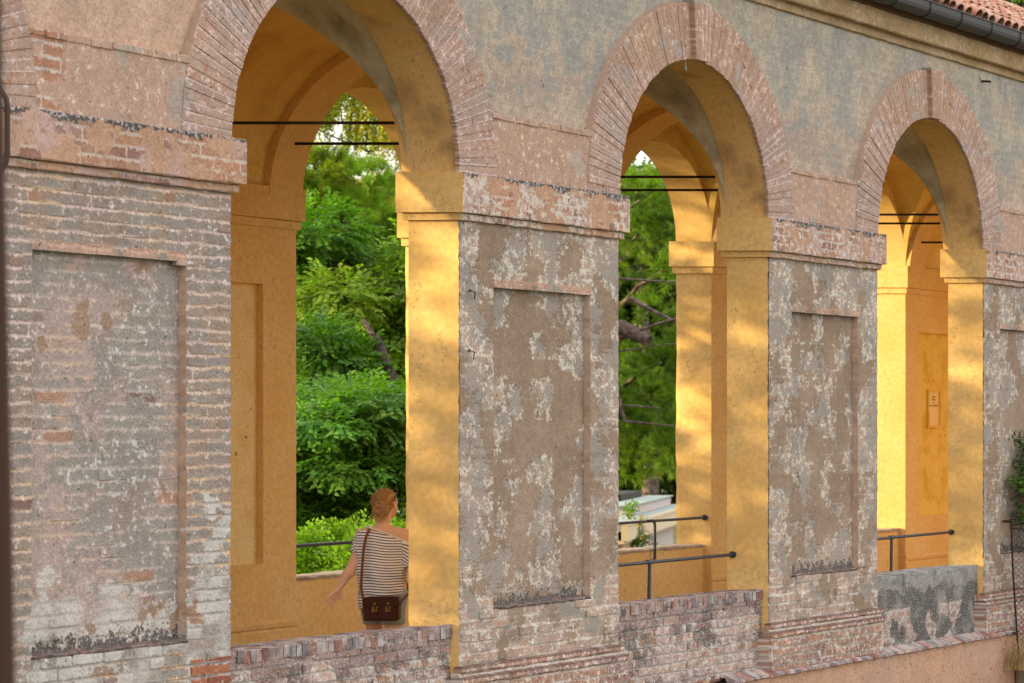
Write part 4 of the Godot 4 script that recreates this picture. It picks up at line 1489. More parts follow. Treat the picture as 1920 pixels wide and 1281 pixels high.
func build_fittings() -> void:
	var r := func(k): return L0 + k * PER + PW
	handrail("thin black iron handrail above the rear parapet behind the walking woman", r.call(1) + BAND, r.call(1) + SP, 1.14, -3.06, 0.0, 0.0)
	handrail("black iron handrail with bent bracket on the rear parapet before the pale house", r.call(2) + BAND, r.call(2) + SP, 1.16, -3.055, 30.97, 0.72, true)
	handrail("black iron handrail with straight post on the brick parapet of the middle arch", r.call(1), r.call(1) + SP, 0.97, -0.33, 25.69, PARA_Y - 0.02)
	handrail("black iron handrail with straight post over the black stained grey parapet", r.call(2), r.call(2) + SP, 1.0, -0.35, 30.57, PARA_Y - 0.02)
	# stone tablet let into the rear pier
	var zp := -TW - PD - 0.055
	var t := thing("stone_tablet", "small pale inscribed stone tablet set in the yellow wall panel", "plaque", Vector3(37.905, 2.39, zp))
	var sl := MB.new()
	sl.box(-0.16, 0.16, -0.22, 0.22, 0.0, 0.012)
	obj("slab", sl, M.stone, t)
	for s in [[-0.19, -0.16, -0.25, 0.25], [0.16, 0.19, -0.25, 0.25], [-0.16, 0.16, 0.22, 0.25], [-0.16, 0.16, -0.25, -0.22]]:
		var e := MB.new()
		e.box(s[0], s[1], s[2], s[3], 0.0, 0.03)
		obj("border", e, M.panel_yellow, t)
	var row := 0
	for ln in [[0.15, 5], [0.115, 7], [0.075, 2], [0.035, 14]]:
		var lt := MB.new()
		for c in ln[1]:
			var x: float = (c - (ln[1] - 1) * 0.5) * 0.0185
			var h := hash2(c, row + 60)
			lt.box(x - 0.006, x - 0.003, ln[0] - 0.010, ln[0] + 0.010, 0.012, 0.0135)
			if h > 0.3: lt.box(x - 0.003, x + 0.005, ln[0] + 0.006, ln[0] + 0.010, 0.012, 0.0135)
			if h < 0.7: lt.box(x - 0.003, x + 0.005, ln[0] - 0.010, ln[0] - 0.007, 0.012, 0.0135)
			if h > 0.5: lt.box(x + 0.003, x + 0.006, ln[0] - 0.007, ln[0] + 0.006, 0.012, 0.0135)
		obj("lettering", lt, M.letter, t)
		row += 1
	# rain pipe that steps round the impost of the first pier
	var dp := thing("rain_pipe", "thin dark brown rain pipe stepping round the impost of the wide brick pier", "pipe", Vector3(17.5, GROUND_Y, 0.05))
	var pm := MB.new()
	var gy := GROUND_Y
	pm.tube([Vector3(-0.02, 6.4 - gy, 0.01), Vector3(-0.015, 4.25 - gy, 0.0), Vector3(-0.008, 4.2 - gy, 0.008), Vector3(0, 4.13 - gy, 0.048), Vector3(0, 4.08 - gy, 0.055), Vector3(0, 3.79 - gy, 0.055), Vector3(0, 3.74 - gy, 0.045), Vector3(-0.003, 3.68 - gy, 0.008), Vector3(-0.003, 3.62 - gy, 0.0), Vector3(-0.003, 0.0, 0.0)], [0.0135], 12)
	obj("pipe", pm, M.pipe, dp)
	for y in [4.06, 3.8]:
		var cl := MB.new()
		cl.tube([Vector3(0, y - gy - 0.006, 0.055), Vector3(0, y - gy + 0.006, 0.055)], [0.0155], 12)
		obj("joint", cl, M.pipe, dp)
	# post close to the photographer
	var wp := thing("wooden_post", "blurred dark brown wooden post standing close by, before the wide brick pier", "post", Vector3(6.0, GROUND_Y, 8.648))
	var wm := MB.new()
	var q := []
	var rad := []
	for i in 9:
		q.append(Vector3(0, i * 0.62, -0.021 * i * 0.62))
		rad.append(0.055 + 0.003 * hash2(i, 3))
	wm.tube(q, rad, 14)
	obj("shaft", wm, M.post, wp)
	# small irons in the wall
	var hk := thing("iron_hook", "small iron eye hanging under the crown of the middle arch", "hook", Vector3(25.72, SPRING + RA - 0.01, -0.03))
	var hm := MB.new()
	hm.tube([Vector3(0, 0.03, 0), Vector3(0, -0.06, 0), Vector3(0.012, -0.085, 0), Vector3(0.005, -0.11, 0), Vector3(-0.012, -0.1, 0), Vector3(-0.01, -0.075, 0), Vector3(0, -0.062, 0)], [0.005], 6)
	obj("ring", hm, M.zinc, hk)
	var bt := thing("iron_bolt", "short iron bolt sticking out of the wall under the cornice", "bolt", Vector3(32.15, 5.96, -REC))
	var bm := MB.new()
	bm.tube([Vector3(0, 0, -0.03), Vector3(0.01, -0.005, 0.10)], [0.012], 8)
	obj("shank", bm, M.iron, bt)
	var bp := MB.new()
	bp.tube([Vector3(-0.02, 0.03, -0.002), Vector3(-0.015, 0.03, 0.012)], [0.038, 0.026], 9)
	obj("mortar_patch", bp, M.lime, bt)
	for nl in [["bent wire nail on the pier edge above the other nail", 22.41, 3.19], ["rusty forked nail on the pier edge below the bent wire", 22.4, 2.73]]:
		var tn := thing("wall_nail", nl[0], "nail", Vector3(nl[1], nl[2], 0.0))
		var nm := MB.new()
		nm.tube([Vector3(-0.02, 0.01, -0.01), Vector3(-0.01, 0.01, 0.03), Vector3(0.02, 0.0, 0.035), Vector3(0.035, -0.05, 0.02)], [0.0045], 6)
		nm.tube([Vector3(-0.01, 0.01, 0.03), Vector3(-0.05, 0.02, 0.03)], [0.004], 6)
		obj("shank", nm, M.iron, tn)
	# garden gate of chain link hung on the wall
	var gt := thing("garden_gate", "rusty iron garden gate with chain link mesh and scrolled top on the wall", "gate", Vector3(32.62, -0.5, 0.07))
	var fr := MB.new()
	fr.tube([Vector3(0, 1.63, 0.012), Vector3(0, 1.0, 0.035), Vector3(0, 0.4, 0.075), Vector3(0, 0.02, 0.1)], [0.011], 8)
	obj("hinge_stile", fr, M.rust, gt)
	var fs := MB.new()
	fs.tube([Vector3(0, 1.5, 1.02), Vector3(0, 0.02, 1.05)], [0.011], 8)
	obj("lock_stile", fs, M.rust, gt)
	var sc := MB.new()
	var pts := []
	for i in 12:
		var a := i * 0.5
		pts.append(Vector3(0, 1.64 + 0.035 * sin(a) * (1.0 - i * 0.05), 0.045 - 0.035 * cos(a) * (1.0 - i * 0.05)))
	sc.tube(pts, [0.008], 6)
	sc.tube([Vector3(0, 1.56, 0.01), Vector3(0, 1.57, 0.12), Vector3(0, 1.68, 0.35), Vector3(0, 1.74, 0.6), Vector3(0, 1.6, 1.02)], [0.008], 6)
	sc.tube([Vector3(0, 1.52, 0.01), Vector3(0, 1.5, 0.3), Vector3(0, 1.5, 1.02)], [0.008], 6)
	obj("scroll_top", sc, M.rust, gt)
	for hy in [1.6, 0.35]:
		var hg := MB.new()
		hg.tube([Vector3(0, hy, -0.08), Vector3(0, hy, 0.02 if hy > 1.0 else 0.08)], [0.014], 8)
		obj("hinge", hg, M.rust, gt)
	var mesh := MB.new()
	for i in 44:
		for s in [-1.0, 1.0]:
			var c := -0.9 + i * 0.062
			# lines y = c + s*z cut to the leaf
			var za := 0.04
			var zb := 1.02
			var ya: float = c + (s * za if s > 0 else 1.0 - za)
			var yb: float = c + (s * zb if s > 0 else 1.0 - zb)
			var lo := 0.04
			var hi := 1.5
			var p0 := Vector2(za, ya)
			var p1 := Vector2(zb, yb)
			var d := p1 - p0
			var ta := 0.0
			var tb := 1.0
			var t1 := (lo - p0.y) / d.y
			var t2 := (hi - p0.y) / d.y
			ta = maxf(ta, minf(t1, t2))
			tb = minf(tb, maxf(t1, t2))
			if tb - ta < 0.02: continue
			var u0 := p0 + d * ta
			var u1 := p0 + d * tb
			mesh.tube([Vector3(s * 0.002, u0.y, u0.x), Vector3(s * 0.002, u1.y, u1.x)], [0.0022], 4, false)
	var cm := obj("chain_link", mesh, M.wire, gt)
	cm.set_meta("kind", "stuff")


func build_house() -> void:
	# low house on the slope behind, turned 22.6 degrees to the portico; local z runs along its side
	var h := thing("garden_house", "pale low house with flat grey green roofs seen behind the rear parapet", "house", Vector3(60.0, GROUND_Y, -18.31), atan2(0.923, -0.385))
	# local +z = away along the visible side, local -x = towards the portico's front
	var y := -GROUND_Y
	var w := MB.new()
	w.box(0.3, 7.0, 0.0, 0.1 + y, -3.2, 9.5)
	obj("wall", w, M.house, h)
	var s := MB.new()
	s.box(0.0, 7.3, 0.12 + y, 0.31 + y, -4.0, 10.0)
	obj("roof_slab", s, M.lead, h)
	var fa := MB.new()
	fa.box(-0.02, 0.1, -0.06 + y, 0.24 + y, -4.02, 10.02)
	fa.box(-0.05, 0.02, 0.24 + y, 0.3 + y, -4.03, 10.03)
	obj("fascia", fa, M.cream, h)
	var so := MB.new()
	so.box(0.05, 1.0, -0.12 + y, -0.06 + y, -4.0, 10.0)
	obj("eave_soffit", so, M.cream, h)
	var b := MB.new()
	b.box(0.35, 0.82, 0.31 + y, 0.5 + y, 0.1, 9.5)
	obj("upper_wall", b, M.house, h)
	var bt := MB.new()
	bt.box(0.3, 0.86, 0.5 + y, 0.53 + y, 0.04, 9.6)
	obj("upper_roof", bt, M.lead, h)
	for i in 5:
		var c := MB.new()
		var z := -3.7 + i * 0.42
		c.box(0.08, 0.2, 0.0, -0.12 + y, z, z + 0.12)
		obj("column", c, M.cream, h)
	var dk := MB.new()
	dk.box(0.28, 0.31, 0.0, -0.14 + y, -3.9, -1.6)
	obj("porch_opening", dk, M.dark, h)
	var dr := MB.new()
	for i in 10:
		var a0 := PI * i / 10.0
		var a1 := PI * (i + 1) / 10.0
		dr.tri(Vector3(0.285, -0.55 + y, 1.2), Vector3(0.285, -0.55 + y + 0.4 * sin(a0), 1.2 + 0.4 * cos(a0)), Vector3(0.285, -0.55 + y + 0.4 * sin(a1), 1.2 + 0.4 * cos(a1)))
	dr.box(0.28, 0.3, 0.0, -0.55 + y, 0.8, 1.6)
	obj("door", dr, M.red_door, h)
	var ch := part("chimney", h)
	var cb := MB.new()
	cb.box(1.0, 1.42, 0.31 + y, 0.98 + y, 3.6, 4.05)
	obj("stack", cb, M.tiles[2], ch)
	var cc := MB.new()
	cc.box(0.93, 1.49, 0.98 + y, 1.07 + y, 3.53, 4.12)
	obj("cap", cc, M.dark_stone, ch)
	var rf := MB.new()
	rf.box(0.9, 3.0, 0.5 + y, 0.66 + y, 4.4, 9.0)
	obj("tar_roof", rf, M.dark, h)


# ---- trees and plants ----
func leaf(mb: MB, at: Vector3, dir: Vector3, up: Vector3, ln: float, wd: float) -> void:
	var sd := dir.cross(up).normalized()
	var nn := sd.cross(dir).normalized()
	var tip := at + dir * ln - nn * ln * 0.12
	var m := at + dir * ln * 0.45
	var a := m + sd * wd * 0.5 + nn * wd * 0.12
	var b := m - sd * wd * 0.5 + nn * wd * 0.12
	var k1 := (nn + sd * 0.25).normalized()
	var k2 := (nn - sd * 0.25).normalized()
	mb.tri_s(at, a, tip, nn, k1, nn)
	mb.tri_s(at, tip, b, nn, nn, k2)


func spray_mesh(kind: String, sd: int) -> ArrayMesh:
	var g := RandomNumberGenerator.new()
	g.seed = sd
	var mb := MB.new()
	match kind:
		"broad":
			for i in 14:
				var t := i / 13.0
				var at := Vector3(0, 0, 0.34 * t)
				var sgn := 1.0 if i % 2 else -1.0
				var d := Vector3(sgn * g.randf_range(0.6, 1.0), g.randf_range(-0.55, 0.2), g.randf_range(0.2, 0.8)).normalized()
				leaf(mb, at + d * 0.02, d, Vector3(g.randf_range(-0.4, 0.4), 1, g.randf_range(-0.3, 0.3)).normalized(), g.randf_range(0.06, 0.13), g.randf_range(0.045, 0.085))
		"small":
			for i in 18:
				var t := i / 17.0
				var at := Vector3(g.randf_range(-0.03, 0.03), -0.30 * t * t, 0.3 * t)
				var d := Vector3(g.randf_range(-1, 1), g.randf_range(-1.0, 0.1), g.randf_range(-0.5, 0.8)).normalized()
				leaf(mb, at, d, Vector3(g.randf_range(-1, 1), 0.6, g.randf_range(-1, 1)).normalized(), g.randf_range(0.045, 0.065), g.randf_range(0.03, 0.045))
		"pine":
			for i in 74:
				var t := g.randf()
				var at := Vector3(0, 0, 0.17 * t)
				var an := g.randf() * TAU
				var d := Vector3(cos(an), sin(an), g.randf_range(0.5, 1.5)).normalized()
				var tip := at + d * g.randf_range(0.09, 0.14)
				var sdv := d.cross(Vector3(g.randf_range(-1, 1), 1, g.randf_range(-1, 1))).normalized() * 0.0042
				mb.tri(at - sdv, at + sdv, tip)
		"bush":
			for i in 16:
				var d := Vector3(g.randf_range(-1, 1), g.randf_range(-0.1, 1), g.randf_range(-1, 1)).normalized()
				leaf(mb, d * g.randf_range(0.0, 0.12), (d + Vector3(g.randf_range(-0.5, 0.5), -0.3, g.randf_range(-0.5, 0.5))).normalized(), Vector3(g.randf_range(-0.5, 0.5), 1, g.randf_range(-0.5, 0.5)).normalized(), g.randf_range(0.05, 0.085), g.randf_range(0.03, 0.05))
	return mb.mesh()


var sprays := {}


func crown(parent: Node3D, kind: String, material: Material, clumps: Array, per: float, size: float, sd: int, droop := 0.2, shell := 0.5, called := "crown") -> void:
	# clumps: [centre, radii, tint]; sprays fill each clump mostly near its surface and lean outwards
	if not sprays.has(kind): sprays[kind] = spray_mesh(kind, 9)
	var g := RandomNumberGenerator.new()
	g.seed = sd
	var base: Array = sprays[kind].surface_get_arrays(0)
	var bv: PackedVector3Array = base[Mesh.ARRAY_VERTEX]
	var bn: PackedVector3Array = base[Mesh.ARRAY_NORMAL]
	var vs := PackedVector3Array()
	var ns := PackedVector3Array()
	var cs := PackedColorArray()
	var one := PackedColorArray()
	one.resize(bv.size())
	for c in clumps:
		var rad: Vector3 = c[1]
		var vol := pow(rad.x * rad.y * rad.z, 1.0 / 3.0)
		var n := int(per * vol * vol / (size * size))
		for i in n:
			var d := Vector3(g.randfn(), g.randfn(), g.randfn()).normalized()
			var rr := lerpf(shell, 1.0, sqrt(g.randf())) * (1.0 + 0.22 * sin(d.x * 5.0 + sd) * sin(d.y * 6.0 + d.z * 5.0 + c[0].x))
			var p: Vector3 = c[0] + d * rad * rr
			var out := (d + Vector3(g.randf_range(-0.6, 0.6), g.randf_range(-0.5, 0.5) - droop, g.randf_range(-0.6, 0.6))).normalized()
			var side := out.cross(Vector3(g.randf_range(-0.3, 0.3), 1, g.randf_range(-0.3, 0.3))).normalized()
			var up := side.cross(out).normalized()
			var s := size * g.randf_range(0.75, 1.25)
			var bs := Basis(-side, up, out)
			vs.append_array(Transform3D(bs * s, p) * bv)
			ns.append_array(Transform3D(bs, Vector3.ZERO) * bn)
			var tint: Color = c[2]
			var v := g.randf_range(0.75, 1.2)
			one.fill(Color(tint.r * v * g.randf_range(0.9, 1.15), tint.g * v, tint.b * v * g.randf_range(0.8, 1.1)))
			cs.append_array(one)
	var arr := []
	arr.resize(Mesh.ARRAY_MAX)
	arr[Mesh.ARRAY_VERTEX] = vs
	arr[Mesh.ARRAY_NORMAL] = ns
	arr[Mesh.ARRAY_COLOR] = cs
	var am := ArrayMesh.new()
	am.add_surface_from_arrays(Mesh.PRIMITIVE_TRIANGLES, arr)
	am.surface_set_material(0, material)
	var o := MeshInstance3D.new()
	o.name = called
	o.mesh = am
	parent.add_child(o, true)
	leaves += vs.size() / 3


var leaves := 0


func wood(parent: Node3D, called: String, a: Vector3, b: Vector3, r0: float, r1: float, sd: int, bend := 0.12) -> void:
	var g := RandomNumberGenerator.new()
	g.seed = sd
	var mb := MB.new()
	var pts := []
	var rad := []
	var ln := a.distance_to(b)
	var n := 7
	var off := Vector3.ZERO
	for i in n + 1:
		var t := float(i) / n
		if i > 0 and i < n: off += Vector3(g.randf_range(-1, 1), g.randf_range(-0.4, 0.6), g.randf_range(-1, 1)) * ln * bend / n
		pts.append(a.lerp(b, t) + off * sin(PI * t))
		rad.append(lerpf(r0, r1, pow(t, 0.8)))
	mb.tube(pts, rad, 8)
	obj(called, mb, M.bark, parent)


func tree(called: String, label: String, category: String, base: Vector3, top: Vector3, r0: float, kind: String, material: Material, clumps: Array, per: float, size: float, sd: int, group := "", droop := 0.2, shell := 0.5) -> Node3D:
	var t := thing(called, label, category, base, 0.0, group)
	var tp := top - base
	wood(t, "trunk", Vector3(0, -0.1, 0), tp, r0, r0 * 0.25, sd, 0.15)
	var loc := []
	var i := 0
	for c in clumps:
		var lc: Vector3 = c[0] - base
		loc.append([lc, c[1], c[2]])
		if i < 9:
			var f := clampf((lc.y - 0.8) / tp.y, 0.15, 0.92)
			wood(t, "limb", tp * f, lc, r0 * 0.32, r0 * 0.06, sd + i, 0.25)
		i += 1
	crown(t, kind, material, loc, per, size, sd, droop, shell)
	return t


func px(x: float, y: float, depth: float) -> Vector3:
	return Vector3(depth, CAM_Y + (798.0 - y) / FOCAL * depth, CAM_Z - (4083.0 - x) / FOCAL * depth)


func cloud_of(n: int, c: Vector3, spread: Vector3, rad: Vector3, tint: Color, sd: int) -> Array:
	var g := RandomNumberGenerator.new()
	g.seed = sd
	var out := []
	for i in n:
		var d := Vector3(g.randf_range(-1, 1), g.randf_range(-1, 1), g.randf_range(-1, 1))
		if d.length() > 1.0: d = d.normalized()
		var s := g.randf_range(0.7, 1.25)
		var v := g.randf_range(0.55, 1.4)
		var yl := g.randf_range(0.85, 1.3)
		out.append([c + d * spread, rad * s, Color(tint.r * v * yl, tint.g * v, tint.b * v)])
	return out


func build_green() -> void:
	var gy := GROUND_Y
	# trees seen through the first arch
	var lime := px(650, 590, 50)
	var cl := cloud_of(24, lime, Vector3(1.7, 1.6, 1.7), Vector3(0.75, 0.42, 0.75), Color(0.15, 0.31, 0.03), 31)
	tree("lime_tree", "leafy lime tree with layered bright green sprays behind the broken trunk", "tree", Vector3(lime.x + 0.5, gy, lime.z), lime + Vector3(0, 1.6, 0), 0.2, "broad", M.leaf, cl, 720.0, 0.9, 32, "", 0.45)
	cl = cloud_of(9, px(612, 668, 46.2), Vector3(0.6, 0.5, 0.45), Vector3(0.36, 0.18, 0.36), Color(0.12, 0.27, 0.03), 36)
	var yl := thing("maple_sapling", "slender young maple with bright leaves before the broken trunk", "tree", Vector3(46.2, gy, px(612, 668, 46.2).z))
	var lc := []
	for c in cl: lc.append([c[0] - yl.position, c[1], c[2]])
	wood(yl, "trunk", Vector3.ZERO, px(612, 650, 46.2) - yl.position, 0.04, 0.012, 37, 0.1)
	crown(yl, "broad", M.leaf, lc, 700.0, 0.85, 38, 0.4)
	var horn := px(650, 860, 42.5)
	cl = cloud_of(42, horn + Vector3(0, -0.1, 0), Vector3(1.8, 1.15, 1.7), Vector3(0.62, 0.17, 0.62), Color(0.085, 0.22, 0.03), 41)
	tree("hornbeam_tree", "dense dark green hornbeam with drooping layered boughs behind the rear parapet", "tree", Vector3(horn.x + 0.4, gy, horn.z), horn + Vector3(0, 0.5, 0), 0.12, "broad", M.leaf, cl, 900.0, 0.8, 42, "", 0.55)
	var pine := px(635, 400, 58)
	cl = cloud_of(20, pine, Vector3(1.3, 0.8, 1.4), Vector3(0.5, 0.36, 0.5), Color(0.196, 0.346, 0.036), 51)
	tree("young_pine", "young pine with bright green upright needle tufts above the lime tree", "tree", Vector3(pine.x + 0.3, gy, pine.z), pine + Vector3(0, 1.2, 0), 0.18, "pine", M.needle, cl, 900.0, 1.5, 52, "", -0.7)
	var birch := px(690, 300, 78)
	cl = cloud_of(34, birch + Vector3(0, -0.2, 0), Vector3(2.4, 3.4, 2.4), Vector3(0.85, 1.1, 0.85), Color(0.43, 0.47, 0.06), 61)
	tree("birch_tree", "tall yellow green birch with thin sunlit hanging twigs rising over the pine", "tree", Vector3(birch.x, gy, birch.z), birch + Vector3(0, 3.0, 0), 0.11, "small", M.leaf_sun, cl, 330.0, 1.5, 62, "", 0.6, 0.3)
	# broken leaning trunk
	var bt := thing("broken_trunk", "broken grey pine trunk leaning between the green boughs", "dead tree", Vector3(47.2, gy, px(800, 1000, 47.2).z))
	var bp := bt.position
	var sm := MB.new()
	sm.tube([Vector3.ZERO, px(760, 790, 47) - bp, px(735, 715, 47) - bp, px(716, 668, 47) - bp, px(704, 640, 47) - bp, px(699, 628, 47) - bp], [0.14, 0.12, 0.105, 0.09, 0.095, 0.07], 10)
	obj("trunk", sm, M.snag, bt)
	wood(bt, "branch", px(702, 634, 47) - bp, px(680, 600, 47) - bp, 0.05, 0.03, 7, 0.1)
	# ivy bank just behind the rear parapet
	for i in 6:
		var c := px(560 + i * 42, 1058, 37.5 + 0.25 * (i % 3))
		var iv := thing("ivy_mound", "low mound of bright green ivy just behind the rear parapet", "ivy", Vector3(c.x, gy, c.z), 0.0, "ivy mounds along the rear parapet")
		crown(iv, "bush", M.leaf, [[Vector3(0, 0.9, 0), Vector3(0.8, 0.95, 0.42), Color(0.196, 0.362, 0.036)]], 900.0, 0.9, 70 + i, 0.0, 0.75, "foliage")
		wood(iv, "stem", Vector3(0, 0, 0), Vector3(0, 0.9, 0), 0.03, 0.01, 75 + i)
	# pine seen through the second arch, with its bare dark boughs
	var p2 := px(1215, 560, 54)
	cl = []
	for q in [[1180, 372, 0.75], [1232, 352, 0.6], [1255, 420, 0.6], [1196, 440, 0.6], [1172, 500, 0.5], [1250, 505, 0.5], [1222, 580, 0.45], [1180, 690, 0.6], [1235, 680, 0.7], [1205, 740, 0.7], [1250, 770, 0.7], [1170, 790, 0.6], [1215, 835, 0.75], [1180, 870, 0.6], [1255, 850, 0.6], [1120, 420, 0.8], [1100, 600, 0.8], [1120, 760, 0.8], [1310, 420, 0.8], [1320, 650, 0.9], [1300, 800, 0.8]]:
		var c := px(q[0], q[1], 54.0 + 2.2 * (hash2(q[0], q[1]) - 0.3))
		cl.append([c, Vector3(0.62, 0.42, 0.62) * q[2], Color(0.167, 0.281, 0.036)])
	var pt := tree("stone_pine", "tall pine with soft needle tufts and bare dark boughs behind the middle arch", "tree", Vector3(p2.x + 1.0, gy, px(1140, 560, 55).z), px(1135, 330, 55), 0.24, "pine", M.needle, cl, 900.0, 1.25, 82, "", -0.3)
	for b in [[1120, 640, 1160, 612, 0.15, 0.14], [1160, 612, 1216, 640, 0.14, 0.11], [1140, 640, 1275, 596, 0.05, 0.02], [1130, 520, 1268, 530, 0.03, 0.015], [1180, 560, 1275, 608, 0.05, 0.02], [1158, 740, 1172, 790, 0.05, 0.025], [1172, 790, 1270, 800, 0.028, 0.015], [1165, 760, 1240, 766, 0.02, 0.012], [1150, 660, 1275, 645, 0.018, 0.008]]:
		wood(pt, "bough", px(b[0], b[1], 52.3) - pt.position, px(b[2], b[3], 52.3) - pt.position, b[4], b[5], int(b[0]), 0.12)
	var dk := px(1215, 315, 74)
	cl = cloud_of(12, dk + Vector3(0, -0.8, 0), Vector3(2.2, 1.2, 2.2), Vector3(0.8, 0.6, 0.8), Color(0.078, 0.165, 0.036), 91)
	tree("cedar_tree", "dark green cedar top standing behind the pine of the middle arch", "tree", Vector3(dk.x, gy, dk.z), dk, 0.25, "broad", M.leaf, cl, 420.0, 1.1, 92)
	# shrub with pale flowers beside the house
	var rs := px(1182, 945, 58)
	var rt := thing("flowering_shrub", "shrub with small yellow and pink flowers beside the pale house", "shrub", Vector3(rs.x, gy, rs.z))
	crown(rt, "bush", M.leaf, [[Vector3(0, 1.2, 0), Vector3(0.22, 0.42, 0.22), Color(0.118, 0.215, 0.024)], [Vector3(0, 0.6, 0), Vector3(0.5, 0.6, 0.5), Color(0.098, 0.182, 0.024)]], 500.0, 0.9, 96, 0.0, 0.5, "foliage")
	wood(rt, "stem", Vector3.ZERO, Vector3(0, 1.2, 0), 0.03, 0.01, 97)
	var fg := RandomNumberGenerator.new()
	fg.seed = 12
	for i in 26:
		var fl := MB.new()
		var at := Vector3(fg.randf_range(-0.34, 0.34), fg.randf_range(0.9, 1.62), fg.randf_range(0.05, 0.4))
		for e in 5:
			var a := e * TAU / 5.0
			leaf(fl, at, Vector3(cos(a), sin(a), 0.4).normalized(), Vector3(0, 0, 1), 0.035, 0.03)
		obj("flower", fl, M.petal_a if i % 3 else M.petal_b, rt)
	# wood on the rising ground behind, dark between the nearer crowns
	for i in 11:
		var c := px(430 + i * 105, 640 + 60 * sin(i * 2.1), 96.0 + 9.0 * hash2(i, 5))
		var hgt := 3.2 + hash2(i, 6) * 2.2
		cl = cloud_of(16, c, Vector3(3.0, hgt, 3.0), Vector3(1.5, 1.2, 1.5), Color(0.098, 0.182, 0.024), 100 + i)
		tree("woodland_tree", "dark leafy tree of the wood closing the view behind", "tree", Vector3(c.x, gy, c.z), c + Vector3(0, hgt * 0.7, 0), 0.25, "broad", M.leaf, cl, 300.0, 2.2, 120 + i, "trees of the wood behind")
	# tall tree beyond the roof
	var tr := px(1905, -40, 56)
	cl = cloud_of(10, tr, Vector3(1.8, 1.4, 1.8), Vector3(0.8, 0.7, 0.8), Color(0.098, 0.182, 0.024), 141)
	tree("tall_tree", "tall leafy tree rising beyond the tiled roof", "tree", Vector3(tr.x, gy, tr.z), tr, 0.3, "broad", M.leaf, cl, 190.0, 1.1, 142)
	# trees on the sunny side, out of the picture, that dapple the low light
	for i in 6:
		var sx: float = [13.2, 18.6, 24.2, 8.0, 3.0, -2.5][i]
		var c := Vector3(sx, 6.3, -14.5 - 1.2 * (i % 2))
		cl = cloud_of([46, 34, 34, 80, 80, 80][i], c, Vector3(2.9, 3.9 if i < 3 else 5.0, 1.5), Vector3(0.55, 0.4, 0.55), Color(0.118, 0.215, 0.024), 150 + i)
		tree("plane_tree", "open crowned tree on the sunny side of the portico", "tree", Vector3(sx, gy, c.z), c + Vector3(0, 2.5, 0), 0.22, "broad", M.leaf, cl, 360.0, 1.5, 160 + i, "trees shading the portico")
	# shrub hanging beside the gate
	var sb := thing("laurel_shrub", "glossy dark green shrub leaning on the wall above the garden gate", "shrub", Vector3(33.2, -0.55, 0.3))
	crown(sb, "bush", M.leaf_gloss, [[Vector3(0, 2.0, -0.21), Vector3(0.42, 0.5, 0.16), Color(0.06, 0.15, 0.025)], [Vector3(0.1, 2.45, -0.1), Vector3(0.4, 0.25, 0.26), Color(0.06, 0.15, 0.025)], [Vector3(0.1, 1.75, 0.0), Vector3(0.4, 0.5, 0.3), Color(0.05, 0.13, 0.02)]], 420.0, 1.0, 171, 0.2, 0.3, "foliage")
	for i in 4:
		wood(sb, "stem", Vector3(0.03 * i, 0, 0), Vector3(-0.2 + 0.12 * i, 2.1, -0.15 + 0.05 * i), 0.014, 0.005, 172 + i)
	# dry grass at the foot of the gate
	var dg := MB.new()
	var gg := RandomNumberGenerator.new()
	gg.seed = 77
	for i in 220:
		var at := Vector3(gg.randf_range(32.4, 33.1), -0.55, gg.randf_range(0.09, 0.5))
		var tip := at + Vector3(gg.randf_range(-0.15, 0.15), gg.randf_range(0.15, 0.45), gg.randf_range(-0.08, 0.12))
		var w := Vector3(0.003, 0, 0.003)
		dg.tri(at - w, at + w, at.lerp(tip, 0.6) + Vector3(0, 0.03, 0))
		dg.tri(at, at.lerp(tip, 0.6) + Vector3(0, 0.03, 0), tip)
	var go := obj("dry_grass", dg, M.straw)
	print("leaf triangles ", leaves)
	tag(go, "tuft of dry straw coloured grass at the foot of the garden gate", "grass", "", "stuff")


